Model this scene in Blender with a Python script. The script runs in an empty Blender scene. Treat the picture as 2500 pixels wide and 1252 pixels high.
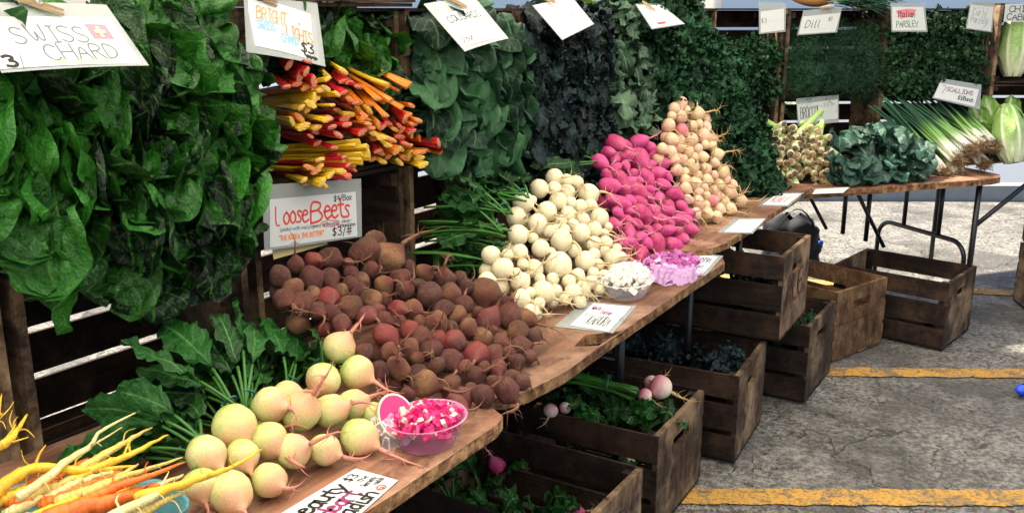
import bpy, math, random
import numpy as np
from mathutils import Matrix, Vector
from math import pi, sin, cos, radians, atan, tan, sqrt
# ------------------------------------------------------------ camera, world, sun, exposure
SC = bpy.context.scene
COL = SC.collection
F = 2300.0; HY = 25.0; CH = 1.55
PITCH = atan((626 - HY) / F); cp, sp = cos(PITCH), sin(PITCH)
cam_d = bpy.data.cameras.new("camera"); cam = bpy.data.objects.new("camera", cam_d); COL.objects.link(cam)
cam_d.sensor_width = 36.0; cam_d.lens = 36.0 * F / 2500.0; cam_d.clip_end = 500; cam_d.clip_start = 0.02
cam.location = (0, 0, CH); cam.rotation_euler = (pi / 2 - PITCH, 0, 0)
SC.camera = cam
W = bpy.data.worlds.new("World"); SC.world = W; W.use_nodes = True
nt = W.node_tree; nt.nodes.clear()
sky = nt.nodes.new("ShaderNodeTexSky"); sky.sky_type = 'NISHITA'; sky.sun_disc = False
SUN_EL, SUN_AZ = radians(58), radians(-62)          # azimuth measured from +Y towards +X (camera looks along +Y)
sky.sun_elevation = SUN_EL; sky.sun_rotation = SUN_AZ; sky.air_density = 1.0; sky.dust_density = 2.5; sky.ozone_density = 1.0
bg = nt.nodes.new("ShaderNodeBackground"); bg.inputs['Strength'].default_value = 0.075
wo = nt.nodes.new("ShaderNodeOutputWorld")
nt.links.new(sky.outputs[0], bg.inputs[0]); nt.links.new(bg.outputs[0], wo.inputs[0])
sun_d = bpy.data.lights.new("sun", 'SUN'); sun = bpy.data.objects.new("sun", sun_d); COL.objects.link(sun)
sun_d.energy = 4.3; sun_d.angle = radians(3.0); sun_d.color = (1.0, 0.91, 0.76)
sdir = Vector((sin(SUN_AZ) * cos(SUN_EL), cos(SUN_AZ) * cos(SUN_EL), sin(SUN_EL)))   # towards the sun
sun.rotation_euler = sdir.to_track_quat('Z', 'Y').to_euler()
SC.view_settings.view_transform = 'Standard'; SC.view_settings.look = 'None'
SC.view_settings.exposure = 1.75; SC.view_settings.gamma = 1.0
SC.cycles.max_bounces = 6; SC.cycles.diffuse_bounces = 3; SC.cycles.transparent_max_bounces = 10
SC.cycles.glossy_bounces = 3; SC.cycles.transmission_bounces = 4
try: SC.cycles.use_denoising = True
except Exception: pass
RNG = np.random.default_rng(7)
A = lambda *v: np.array(v, dtype=float)
Zv = A(0, 0, 1)
def unit(v): v = np.asarray(v, float); return v / (np.linalg.norm(v) + 1e-12)
# ------------------------------------------------------------ frames: pixel of the 2500 px photo -> point on a real surface
def ray(x, y):
    a = (x - 1250) / F; b = (626 - y) / F
    return A(a, cp + b * sp, -sp + b * cp)
CAM = A(0, 0, CH)
def P(x, y, z):
    r = ray(x, y); return CAM + r * ((z - CH) / r[2])
def on_plane(x, y, p0, nrm):
    r = ray(x, y); return CAM + r * (np.dot(p0 - CAM, nrm) / np.dot(r, nrm))
def proj(q):
    X, Y, Z = q[0], q[1], q[2] - CH
    D = Y * cp - Z * sp
    return 1250 + F * X / D, 626 - F * (Y * sp + Z * cp) / D, D
TH = 0.74                                              # table height
O = P(80, 1100, TH); th = atan(1550 / (F / cp))
du = A(sin(th), cos(th), 0); dn = A(cos(th), -sin(th), 0)
def R(u, v, w): return O + du * u + dn * v + Zv * w    # u along the stall, v out to the customer, w above the table
def uvw(q): q = q - O; return A(q @ du, q @ dn, q[2])
# second frame: the far table, turned towards the camera
O4 = A(1.364, 4.26, TH); d4 = unit(A(2.50 - 1.364, 4.70 - 4.26, 0)); n4 = A(d4[1], -d4[0], 0)
def R4(u, v, w): return O4 + d4 * u + n4 * v + Zv * w
# ------------------------------------------------------------ mesh collecting
class MB:
    def __init__(s): s.v = []; s.f = []; s.uv = []; s.t = []; s.n = 0
    def add(s, V, Fc, UV=None, tone=0.5):
        V = np.asarray(V, float).reshape(-1, 3)
        s.v.append(V)
        s.uv.append(np.full((len(V), 2), 0.22) if UV is None else np.asarray(UV, float).reshape(-1, 2))
        s.t.append(np.full(len(V), tone))
        k = s.n
        s.f.extend([tuple(i + k for i in f) for f in Fc]); s.n += len(V)
    def grid(s, G, closed=False, tone=0.5, UV=None):
        a, b = G.shape[:2]
        Fc = []
        for i in range(a - 1):
            for j in range(b - 1 if not closed else b):
                j2 = (j + 1) % b
                Fc.append((i * b + j, i * b + j2, (i + 1) * b + j2, (i + 1) * b + j))
        if UV is None:
            uu, vv = np.meshgrid(np.linspace(0, 1, b), np.linspace(0, 1, a)); UV = np.stack([uu, vv], -1)
        s.add(G, Fc, UV, tone)
    def box(s, c, size, X=None, Y=None, Zz=None, tone=0.5, taper=0.0):
        c = np.asarray(c, float); X = A(1, 0, 0) if X is None else X; Y = A(0, 1, 0) if Y is None else Y
        Zz = np.cross(X, Y) if Zz is None else Zz
        hx, hy, hz = np.asarray(size) / 2
        V = []
        for k in (-1, 1):
            for (i, j) in ((-1, -1), (1, -1), (1, 1), (-1, 1)):
                q = 1 - taper if k < 0 else 1
                V.append(c + X * hx * i * q + Y * hy * j * q + Zz * hz * k)
        s.add(V, [(3, 2, 1, 0), (4, 5, 6, 7), (0, 1, 5, 4), (1, 2, 6, 5), (2, 3, 7, 6), (3, 0, 4, 7)], None, tone)
    def tube(s, pts, rad, n=6, tone=0.5, flat=1.0, up=None, cap=True):
        pts = np.asarray(pts, float); m = len(pts)
        rad = np.full(m, rad) if np.isscalar(rad) else np.asarray(rad, float)
        T = np.gradient(pts, axis=0); T /= np.linalg.norm(T, axis=1)[:, None] + 1e-12
        ref = A(0, 0, 1) if up is None else unit(up)
        if abs(T[0] @ ref) > 0.95: ref = A(1, 0, 0)
        G = np.zeros((m, n, 3)); a = np.linspace(0, 2 * pi, n, endpoint=False)
        N = unit(ref - T[0] * (T[0] @ ref))
        for i in range(m):
            N = unit(N - T[i] * (T[i] @ N)); B = np.cross(T[i], N)
            G[i] = pts[i] + rad[i] * (np.cos(a)[:, None] * N * flat + np.sin(a)[:, None] * B)
        k = s.n
        s.grid(G, closed=True, tone=tone)
        if cap:
            s.f.append(tuple(k + j for j in range(n - 1, -1, -1))); s.f.append(tuple(k + (m - 1) * n + j for j in range(n)))
    def mesh(s, name):
        me = bpy.data.meshes.new(name)
        V = np.concatenate(s.v) if s.v else np.zeros((0, 3))
        me.from_pydata(V.tolist(), [], s.f)
        li = np.zeros(len(me.loops), dtype=np.int32); me.loops.foreach_get('vertex_index', li)
        uv = np.concatenate(s.uv)[li]; l = me.uv_layers.new(name='UVMap'); l.data.foreach_set('uv', uv.ravel())
        at = me.attributes.new('tone', 'FLOAT', 'POINT'); at.data.foreach_set('value', np.concatenate(s.t))
        return me
def build(mb, name, mat, parent=None, smooth=True, origin=None):
    """one mesh object; vertices are given in world coordinates, origin moves them to local ones"""
    if origin is not None:
        mb.v = [v - np.asarray(origin) for v in mb.v]
    me = mb.mesh(name); me.materials.append(mat)
    if smooth: me.polygons.foreach_set('use_smooth', [True] * len(me.polygons))
    o = bpy.data.objects.new(name, me); COL.objects.link(o)
    if parent is not None: o.parent = parent
    elif origin is not None: o.location = origin
    return o
def tag(o, label=None, cat=None, group=None, kind=None):
    if label: o['label'] = label
    if cat: o['category'] = cat
    if group: o['group'] = group
    if kind: o['kind'] = kind
    return o
def empty(name, loc, label=None, cat=None, group=None):
    o = bpy.data.objects.new(name, None); COL.objects.link(o); o.location = loc
    o.empty_display_size = 0.05
    return tag(o, label, cat, group)
def copy_tree(o, parent=None):
    c = o.copy(); COL.objects.link(c)
    if parent is not None: c.parent = parent
    for ch in list(o.children): copy_tree(ch, c)
    return c
# ------------------------------------------------------------ materials
def srgb(r, g, b):
    f = lambda c: (c / 255 / 12.92) if c / 255 <= 0.04045 else ((c / 255 + 0.055) / 1.055) ** 2.4
    return (f(r), f(g), f(b), 1)
class NT:
    def __init__(s, name, rough=0.6, spec=0.4):
        s.m = bpy.data.materials.new(name); s.m.use_nodes = True; s.t = s.m.node_tree; s.N = s.t.nodes; s.L = s.t.links
        s.b = s.N['Principled BSDF']; s.b.inputs['Roughness'].default_value = rough
        s.b.inputs['Specular IOR Level'].default_value = spec
    def node(s, ty, **k):
        n = s.N.new(ty)
        for a, v in k.items(): setattr(n, a, v)
        return n
    def link(s, a, b): s.L.new(a, b)
    def coord(s, which='Object'): return s.node('ShaderNodeTexCoord').outputs[which]
    def noise(s, scale, detail=3, rough=0.55, vec=None, dist=0.0):
        n = s.node('ShaderNodeTexNoise'); n.inputs['Scale'].default_value = scale; n.inputs['Detail'].default_value = detail
        n.inputs['Roughness'].default_value = rough; n.inputs['Distortion'].default_value = dist
        s.link(vec if vec is not None else s.coord(), n.inputs['Vector']); return n.outputs['Fac']
    def math(s, op, a, b=None, c=None, clamp=False):
        n = s.node('ShaderNodeMath', operation=op); n.use_clamp = clamp
        for i, x in enumerate((a, b, c)):
            if x is None: continue
            if isinstance(x, (int, float)): n.inputs[i].default_value = x
            else: s.link(x, n.inputs[i])
        return n.outputs[0]
    def smooth(s, x, lo, hi, a=0.0, b=1.0):
        n = s.node('ShaderNodeMapRange', interpolation_type='SMOOTHSTEP')
        s.link(x, n.inputs[0])
        for i, v in zip((1, 2, 3, 4), (lo, hi, a, b)): n.inputs[i].default_value = v
        return n.outputs[0]
    def mix(s, fac, c1, c2):
        n = s.node('ShaderNodeMix', data_type='RGBA')
        for i, x in ((0, fac), (6, c1), (7, c2)):
            if isinstance(x, (int, float)): n.inputs[i].default_value = x
            elif isinstance(x, tuple): n.inputs[i].default_value = x
            else: s.link(x, n.inputs[i])
        return n.outputs[2]
    def color(s, c):
        if isinstance(c, tuple): s.b.inputs['Base Color'].default_value = c
        else: s.link(c, s.b.inputs['Base Color'])
    def bump(s, h, strength=0.3, dist=0.01):
        n = s.node('ShaderNodeBump'); n.inputs['Strength'].default_value = strength; n.inputs['Distance'].default_value = dist
        s.link(h, n.inputs['Height']); s.link(n.outputs[0], s.b.inputs['Normal'])
    def attr(s, name):
        n = s.node('ShaderNodeAttribute'); n.attribute_name = name; return n.outputs['Fac']
    def rnd(s): return s.node('ShaderNodeObjectInfo').outputs['Random']
    def scaled(s, sx, sy, sz, which='Object'):
        n = s.node('ShaderNodeMapping'); n.inputs['Scale'].default_value = (sx, sy, sz)
        s.link(s.coord(which), n.inputs[0]); return n.outputs[0]
def c4(*c): return (*c, 1.0)
def leaf_mat(name, dark, light, vein, rough=0.45, nveins=9, vw=0.03, spec=0.4, bs=0.5, trans=0.0):
    t = NT(name, rough, spec)
    sx = t.node('ShaderNodeSeparateXYZ'); t.link(t.coord('UV'), sx.inputs[0])
    ax = t.math('ABSOLUTE', t.math('SUBTRACT', sx.outputs[0], 0.5))
    rib = t.smooth(ax, vw * 1.6, vw * 0.4)
    ph = t.math('FRACT', t.math('MULTIPLY', t.math('SUBTRACT', sx.outputs[1], t.math('MULTIPLY', ax, 0.55)), float(nveins)))
    side = t.smooth(t.math('ABSOLUTE', t.math('SUBTRACT', ph, 0.5)), 0.09, 0.0)
    veins = t.math('MAXIMUM', rib, t.math('MULTIPLY', side, 0.55))
    nz = t.noise(22, 4, 0.6)
    fac = t.math('ADD', t.math('MULTIPLY', nz, 0.7), t.math('ADD', t.math('MULTIPLY', t.math('SUBTRACT', t.attr('tone'), 0.45), 1.2), t.math('MULTIPLY', t.math('SUBTRACT', t.rnd(), 0.5), 0.55)), clamp=True)
    base = t.mix(fac, dark, light)
    base = t.mix(veins, base, vein)
    t.color(base)
    blister = t.noise(75, 3, 0.55)
    t.bump(t.math('ADD', t.math('MULTIPLY', ph, 0.3), blister), bs, 0.009)
    if trans:
        tr = t.node('ShaderNodeBsdfTranslucent'); t.link(base, tr.inputs[0])
        ms = t.node('ShaderNodeMixShader'); ms.inputs[0].default_value = trans
        out = t.N['Material Output']; t.link(t.b.outputs[0], ms.inputs[1]); t.link(tr.outputs[0], ms.inputs[2]); t.link(ms.outputs[0], out.inputs[0])
    return t.m
def wood_mat(name, dark, mid, light, grain=(3, 40, 40), rough=0.8, which='Object', stain=6.0):
    t = NT(name, rough, 0.25)
    of = t.node('ShaderNodeVectorMath', operation='ADD'); cx = t.node('ShaderNodeCombineXYZ')
    for i, k_ in enumerate((17.0, 31.0, 23.0)): t.link(t.math('MULTIPLY', t.rnd(), k_), cx.inputs[i])
    t.link(t.coord(which), of.inputs[0]); t.link(cx.outputs[0], of.inputs[1]); cv_ = of.outputs[0]
    mp = t.node('ShaderNodeMapping'); mp.inputs['Scale'].default_value = grain; t.link(cv_, mp.inputs[0])
    g = t.noise(1.0, 5, 0.65, mp.outputs[0], 0.4)
    st = t.noise(stain, 6, 0.7, cv_)
    fac = t.smooth(g, 0.3, 0.72); base = t.mix(fac, dark, mid)
    base = t.mix(t.smooth(st, 0.42, 0.66), base, light)
    base = t.mix(t.math('MULTIPLY', t.smooth(t.noise(stain * 5, 4, .7, cv_), 0.55, 0.68), 0.75), base, dark)
    rn = t.math('ADD', 0.75, t.math('MULTIPLY', t.rnd(), 0.5))
    mul = t.node('ShaderNodeMix', data_type='RGBA', blend_type='MULTIPLY'); mul.inputs[0].default_value = 1
    t.link(base, mul.inputs[6]); cmb = t.node('ShaderNodeCombineColor')
    for i in range(3): t.link(rn, cmb.inputs[i])
    t.link(cmb.outputs[0], mul.inputs[7]); t.color(mul.outputs[2])
    t.bump(g, 0.7, 0.006); return t.m
def plain(name, col, rough=0.6, spec=0.4, metal=0.0, nz=0.0, nscale=20):
    t = NT(name, rough, spec); t.b.inputs['Metallic'].default_value = metal
    if nz:
        d = tuple(c * (1 - nz) for c in col[:3]) + (1,); t.color(t.mix(t.noise(nscale, 4), d, col))
        t.bump(t.noise(nscale * 3, 3), 0.2, 0.002)
    else: t.color(col)
    return t.m
def film(name, col, alpha, rough=0.15):
    t = NT(name, rough, 0.5); t.color(col); t.b.inputs['Alpha'].default_value = alpha
    return t.m
G_ = {}
G_['chard'] = leaf_mat('chard_leaf', c4(.0012, .012, .0025), c4(.034, .20, .018), c4(.07, .24, .035), 0.40, 8, .02, .38, 1.0, .12)
G_['collard'] = leaf_mat('collard_leaf', c4(.003, .024, .011), c4(.055, .165, .070), c4(.09, .20, .09), 0.55, 7, .018, .3, .4, .1)
G_['darkkale'] = leaf_mat('dark_kale_leaf', c4(.0015, .006, .008), c4(.011, .034, .036), c4(.03, .06, .055), 0.55, 12, .02, .3, 1.0)
G_['kale'] = leaf_mat('curly_kale_leaf', c4(.003, .024, .010), c4(.022, .105, .036), c4(.05, .15, .06), 0.6, 12, .02, .3, 1.0, .1)
G_['russian'] = leaf_mat('russian_kale_leaf', c4(.015, .055, .025), c4(.12, .22, .13), c4(.20, .28, .18), 0.6, 7, .02, .3, .5, .1)
G_['broccoli'] = leaf_mat('broccoli_leaf', c4(.006, .030, .020), c4(.045, .12, .085), c4(.12, .20, .14), 0.5, 7, .03, .35, .4, .1)
G_['radish'] = leaf_mat('radish_leaf', c4(.004, .030, .005), c4(.022, .135, .018), c4(.07, .22, .05), 0.5, 6, .03, .3, .8, .15)
G_['herb'] = leaf_mat('herb_leaf', c4(.004, .022, .007), c4(.022, .085, .024), c4(.035, .11, .03), 0.6, 3, .02, .3, .4, .1)
G_['dill'] = leaf_mat('dill_leaf', c4(.004, .024, .011), c4(.022, .085, .036), c4(.03, .09, .04), 0.65, 3, .02, .3, .4)
G_['napa'] = leaf_mat('napa_leaf', c4(.16, .36, .05), c4(.34, .56, .13), c4(.66, .74, .45), 0.4, 7, .09, .4, .8, .1)
M_stem = plain('green_stem', c4(.05, .20, .025), .45, nz=.5, nscale=40)
M_stemd = plain('dark_green_stem', c4(.02, .08, .02), .5, nz=.5, nscale=40)
M_paleleaf = plain('onion_leaf', c4(.02, .11, .035), .4, nz=.5, nscale=60)
M_white_shaft = None
M_tie = plain('twist_tie', c4(.02, .12, .10), .4)
M_crate = wood_mat('crate_wood', c4(.006, .004, .003), c4(.022, .012, .008), c4(.062, .034, .020), (4, 40, 40), stain=5)
M_crate_end = wood_mat('crate_end_wood', c4(.014, .008, .006), c4(.075, .045, .027), c4(.32, .21, .12), (30, 30, 4), stain=4)
M_crate_brown = wood_mat('brown_crate_wood', c4(.05, .025, .012), c4(.20, .105, .05), c4(.30, .175, .09), (10, 20, 6), stain=7)
M_table = wood_mat('plywood_top', c4(.10, .042, .024), c4(.28, .135, .080), c4(.38, .22, .14), (2.2, 26, 20), rough=.55, stain=4)
M_table_edge = wood_mat('plywood_edge', c4(.05, .02, .010), c4(.24, .115, .05), c4(.42, .24, .11), (8, 12, 90), rough=.8, stain=30)
M_steel = plain('black_steel', c4(.012, .013, .016), .35, .5, nz=.4, nscale=60)
M_paper = plain('sign_paper', c4(.66, .69, .68), .7, .2, nz=.05, nscale=8)
M_paper_y = plain('yellow_paper', c4(.85, .72, .35), .7, .2)
M_sleeve = film('plastic_sleeve', c4(.42, .46, .46), .62, .2)
M_pin = plain('clothespin_wood', c4(.50, .34, .17), .6, nz=.3, nscale=60)
M_wire = plain('spring_steel', c4(.5, .5, .5), .3, metal=1)
INK = {'grey': plain('grey_pencil', c4(.16, .20, .20), .8), 'black': plain('black_marker', c4(.008, .008, .008), .6),
       'orange': plain('orange_marker', c4(.85, .28, .10), .7), 'pale_orange': plain('pale_orange_marker', c4(.88, .55, .36), .7), 'blue': plain('blue_marker', c4(.25, .50, .68), .7),
       'red': plain('red_marker', c4(.70, .05, .03), .6), 'pink': plain('pink_marker', c4(.75, .22, .28), .6), 'cream': plain('cream_marker', c4(.85, .68, .38), .7),
       'green': plain('green_marker', c4(.05, .16, .07), .6), 'purple': plain('purple_marker', c4(.25, .03, .12), .6), 'pale': plain('faint_pencil', c4(.45, .50, .50), .8)}
# ============================================================ THE SETTING
# ground: coarse weathered asphalt with pale aggregate and cracks
def ground_mat():
    t = NT('weathered_asphalt', .65, .35)
    co = t.coord()
    fine = t.noise(48, 5, .8, co); mid = t.noise(9, 5, .6, co); big = t.noise(1.3, 4, .6, co)
    vo = t.node('ShaderNodeTexVoronoi'); vo.inputs['Scale'].default_value = 130; t.link(co, vo.inputs['Vector'])
    cr = t.node('ShaderNodeTexVoronoi', feature='DISTANCE_TO_EDGE'); cr.inputs['Scale'].default_value = 2.4
    wv = t.node('ShaderNodeMapping'); wv.inputs['Scale'].default_value = (1, 1, 0)
    nn = t.node('ShaderNodeTexNoise'); nn.inputs['Scale'].default_value = 3.5; nn.inputs['Detail'].default_value = 6; t.link(co, nn.inputs['Vector'])
    ad = t.node('ShaderNodeVectorMath', operation='MULTIPLY_ADD'); ad.inputs[1].default_value = (.55, .55, 0); t.link(nn.outputs['Color'], ad.inputs[0]); t.link(co, ad.inputs[2])
    t.link(ad.outputs[0], cr.inputs['Vector'])
    crack = t.smooth(cr.outputs['Distance'], .011, .0)
    gate = t.smooth(t.noise(1.1, 2, .5, co), .40, .52)
    crack = t.math('MULTIPLY', crack, gate)
    a = t.mix(t.smooth(fine, .42, .60), c4(.060, .056, .050), c4(.44, .41, .36))
    b = t.mix(t.smooth(mid, .36, .66), c4(.12, .112, .10), c4(.40, .375, .33))
    c = t.mix(.36, a, b)
    c = t.mix(t.math('MULTIPLY', t.smooth(big, .46, .62), .72), c, c4(.075, .072, .064))
    c = t.mix(t.math('MULTIPLY', t.smooth(vo.outputs['Distance'], .28, .12), .25), c, c4(.40, .37, .31))
    c = t.mix(t.math('MULTIPLY', crack, .55), c, c4(.02, .02, .02))
    t.color(c)
    t.bump(t.math('SUBTRACT', t.math('ADD', fine, vo.outputs['Distance']), t.math('MULTIPLY', crack, 2.0)), .8, .012)
    return t.m
def line_mat():
    t = NT('worn_yellow_paint', .75, .3); co = t.coord()
    fine = t.noise(60, 4, .7, co); mid = t.noise(7, 4, .6, co)
    y = t.mix(fine, c4(.50, .25, .035), c4(.68, .38, .07))
    wear = t.math('ADD', t.math('MULTIPLY', t.smooth(fine, .47, .60), .75), t.math('MULTIPLY', t.smooth(mid, .50, .62), .5), clamp=True)
    cr = t.noise(2.5, 6, .7, co, .8)
    wear = t.math('MAXIMUM', wear, t.smooth(t.math('ABSOLUTE', t.math('SUBTRACT', cr, .5)), .012, .004))
    t.color(t.mix(wear, y, c4(.14, .12, .09))); t.bump(fine, .4, .004); return t.m
g = MB(); n_ = 60
xs = np.concatenate([[-150, -40, -12], np.linspace(-6, 8, n_), [14, 40, 150]]); ys = np.concatenate([[-60, -15, -5], np.linspace(-2, 7.79, n_)])
X_, Y_ = np.meshgrid(xs, ys); g.grid(np.stack([X_, Y_, 0.004 * np.sin(X_ * 1.7) * np.cos(Y_ * 1.3) * (np.abs(X_) < 9) - .004], -1))
tag(build(g, 'ground', ground_mat()), kind='structure')
def strip(p, q, w, name):
    p, q = A(*p, 0), A(*q, 0); d = unit(q - p); s_ = A(-d[1], d[0], 0); m = 260
    G = np.zeros((m, 3, 3))
    for i in range(m):
        c = p + (q - p) * i / (m - 1)
        z = 0.004 * sin(c[0] * 1.7) * cos(c[1] * 1.3) * (abs(c[0]) < 9) + .0015
        for j, k in enumerate((-1, 0, 1)):
            jit = (0.004 * sin(i * .31 + k * 5) + float(RNG.normal()) * .0022) if k else 0
            G[i, j] = c + s_ * (w / 2 * k + jit) + Zv * z
    mb = MB(); mb.grid(G); return tag(build(mb, name, M_line), kind='structure')
M_line = line_mat()
def gp(x, y): q = P(x, y, 0); return (q[0], q[1])
strip(gp(1300, 1205), gp(2800, 1216), .105, 'road_marking')
strip(gp(1700, 905), gp(2900, 914), .105, 'road_marking')
strip(gp(1500, 664), gp(2900, 736), .105, 'road_marking')
kb = MB(); kb.box((0, 7.87, .06), (160, .16, .13)); tag(build(kb, 'kerb', plain('kerb_concrete', c4(.30, .32, .34), .8, nz=.4, nscale=9), smooth=False), kind='structure')
pv = MB(); pv.box((0, 38, .045), (300, 60.1, .13)); tag(build(pv, 'pavement', plain('pale_concrete', c4(.13, .15, .18), .8, nz=.15, nscale=3), smooth=False), kind='structure')
# pale building wall far behind the stall
M_wall = plain('pale_painted_wall', c4(.72, .78, .82), .8, nz=.06, nscale=2)
e = empty('building', (0, 26, 0), 'long pale bluish white building with grey base, far behind the crates', 'building')
wb = MB(); wb.box((0, 3, 3.2), (90, 6, 5.6)); build(wb, 'wall', M_wall, e, smooth=False)
wb = MB(); wb.box((0, 2.95, .28), (90.2, 6.1, .5)); build(wb, 'plinth', plain('grey_plinth', c4(.30, .33, .38), .8), e, smooth=False)
wb = MB(); wb.box((0, 2.9, 6.12), (91, 6.6, .24)); build(wb, 'roof', plain('grey_roof', c4(.25, .27, .3), .8), e, smooth=False)
for k in range(-5, 6):
    wb = MB(); wb.box((k * 8, -.02, 3.4), (2.2, .08, 1.4)); build(wb, 'window', plain('dark_glass', c4(.05, .07, .09), .1), e, smooth=False) if k else None
# market canopy over the stall and the camera (above the frame; its legs stand outside the frame)
def canopy_mat():
    t = NT('white_canopy_cloth', .8, .2); t.color(c4(.82, .82, .80))
    tr = t.node('ShaderNodeBsdfTranslucent'); tr.inputs[0].default_value = c4(.90, .86, .78)
    ms = t.node('ShaderNodeMixShader'); ms.inputs[0].default_value = .92
    t.link(t.b.outputs[0], ms.inputs[1]); t.link(tr.outputs[0], ms.inputs[2]); t.link(ms.outputs[0], t.N['Material Output'].inputs[0]); return t.m
def canopy(c, ax, L_, W_, label):
    e = empty('market_canopy', A(*c, 0), label, 'canopy', 'market canopies over the stall')
    ax = unit(A(*ax, 0)); ay = A(-ax[1], ax[0], 0)
    mb = MB(); h0, h1 = 2.35, 3.1; apex = Zv * h1
    cs = [ax * L_ / 2 * i + ay * W_ / 2 * j + Zv * h0 for i, j in ((-1, -1), (1, -1), (1, 1), (-1, 1))]
    r0, r1 = -ax * L_ * .2 + apex, ax * L_ * .2 + apex
    def q4(a, b, c_, d_):
        G = np.zeros((6, 6, 3))
        for i in range(6):
            for j in range(6):
                s_, t_ = i / 5, j / 5
                G[i, j] = (a * (1 - s_) + b * s_) * (1 - t_) + (d_ * (1 - s_) + c_ * s_) * t_ - Zv * .10 * sin(pi * t_) * sin(pi * s_)
        mb.grid(G)
    q4(cs[0], cs[1], r1, r0); q4(cs[1], cs[2], r1, r1); q4(cs[2], cs[3], r0, r1); q4(cs[3], cs[0], r0, r0)
    build(mb, 'roof_cloth', M_canopy, e)
    mb = MB()
    for a, b in zip(cs, cs[1:] + cs[:1]): mb.grid(np.array([[a, b], [a - Zv * .22, b - Zv * .22]]))
    build(mb, 'valance', M_canopy, e)
    for k in cs:
        mb = MB(); mb.tube([A(k[0], k[1], 0), k], .02, 8); build(mb, 'pole', M_steel, e)
M_canopy = canopy_mat()
CC = R(1.0, 1.0, 0)
canopy((CC[0], CC[1]), (du[0], du[1]), 5.6, 3.9, 'white market canopy standing over the rack and the tables')
# ============================================================ TABLES
def table(name, outline, thick, label, legs, hole=None, frame=None, Rf=R, z0=0.0):
    """outline in table coordinates (u,v); top surface at w=z0"""
    e = empty(name, Rf(outline[0][0], 0, -TH), label, 'table', 'folding plywood tables under the vegetables')
    org = np.array(e.location)
    import bmesh
    bm = bmesh.new()
    def addring(pts, w): return [bm.verts.new(Rf(u, v, w) - org) for u, v in pts]
    pts = [tuple(p) for p in outline]
    fine = []
    for a, b in zip(pts, pts[1:] + pts[:1]):
        m = max(1, int(np.hypot(b[0] - a[0], b[1] - a[1]) / .03))
        for i in range(m):
            t_ = i / m; j = .0010 * sin(137 * (a[0] + b[1]) + i * .37) + .0006 * sin(i * 1.3)
            nx, ny = (b[1] - a[1]), -(b[0] - a[0]); nl = np.hypot(nx, ny) + 1e-9
            fine.append((a[0] + (b[0] - a[0]) * t_ + nx / nl * j, a[1] + (b[1] - a[1]) * t_ + ny / nl * j))
    top = addring(fine, z0); n = len(top)
    if hole:
        ht = addring(hole, z0)
    from mathutils.geometry import tessellate_polygon
    allv = list(top) + (ht if hole else [])
    loops_ = [[v.co.copy() for v in top]] + ([[v.co.copy() for v in ht]] if hole else [])
    for tri in tessellate_polygon(loops_):
        if len(set(tri)) == 3:
            try: bm.faces.new([allv[i] for i in tri])
            except ValueError: pass
    faces = [f for f in bm.faces]
    ex = bmesh.ops.extrude_face_region(bm, geom=faces)
    vs = [v for v in ex['geom'] if isinstance(v, bmesh.types.BMVert)]
    for v in vs: v.co.z -= thick
    bmesh.ops.recalc_face_normals(bm, faces=bm.faces)
    me = bpy.data.meshes.new('tabletop'); bm.to_mesh(me)
    me.materials.append(M_table); me.materials.append(M_table_edge)
    for p_ in me.polygons:
        if abs(p_.normal.z) < .5: p_.material_index = 1
    bm.free()
    # own grain direction: store coordinates along u,v by rotating the object
    o = bpy.data.objects.new('tabletop', me); COL.objects.link(o); o.parent = e
    ang = math.atan2((Rf(1, 0, 0) - Rf(0, 0, 0))[1], (Rf(1, 0, 0) - Rf(0, 0, 0))[0])
    me.transform(Matrix.Rotation(-ang, 4, 'Z')); o.rotation_euler = (0, 0, ang)
    for lg in legs:
        for a in lg:
            mb = MB(); mb.tube([Rf(*p_) - org for p_ in a[0]], a[1], 8); build(mb, 'leg' if a[1] > .0121 else 'brace', M_steel, e)
    return e
def arc_leg(u, v0, v1, zt):
    """wishbone folding leg: inverted U plus two posts up to the table"""
    hb = -TH; pts = [(u, v0, hb)]
    for k in range(0, 7):
        a = k / 6 * pi / 2; pts.append((u, v0 + (.09 - .09 * cos(a)) * (1 if v1 > v0 else -1), hb + .30 + .09 * sin(a)))
    for k in range(6, -1, -1):
        a = k / 6 * pi / 2; pts.append((u, v1 - (.09 - .09 * cos(a)) * (1 if v1 > v0 else -1), hb + .30 + .09 * sin(a)))
    pts.append((u, v1, hb))
    m0, m1 = v0 + (v1 - v0) * .3, v0 + (v1 - v0) * .7
    return [(pts, .0125), ([(u, m0, hb + .39), (u, m0, zt)], .0125), ([(u, m1, hb + .39), (u, m1, zt)], .0125)]
t1 = [(-1.3, .004), (.62, .004), (.655, .60), (.62, .66), (.58, .675), (-.3, .69), (-1.3, .69)]
table('folding_table', t1, .028, 'plywood table under the watermelon radishes, closest to the carrots',
      [[([(.35, .45, -TH), (.35, .45, -.03)], .014), ([(.35, -.0+.06, -TH), (.35, -.0+.06, -.03)], .014), ([(.35, .06, -.3), (.35, .45, -.3)], .01)],
       [([(-1.1, .45, -TH), (-1.1, .45, -.03)], .014), ([(-1.1, -.0+.06, -TH), (-1.1, -.0+.06, -.03)], .014)]])
t2 = [(.665, .004), (2.13, .004), (2.13, .50), (2.10, .57), (2.04, .60), (1.30, .625), (.90, .645), (.76, .635), (.70, .61), (.668, .56), (.662, .3)]
hp = [uvw(P(*q, TH)) for q in ((1400, 846), (1428, 818), (1522, 806), (1462, 843))]
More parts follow.
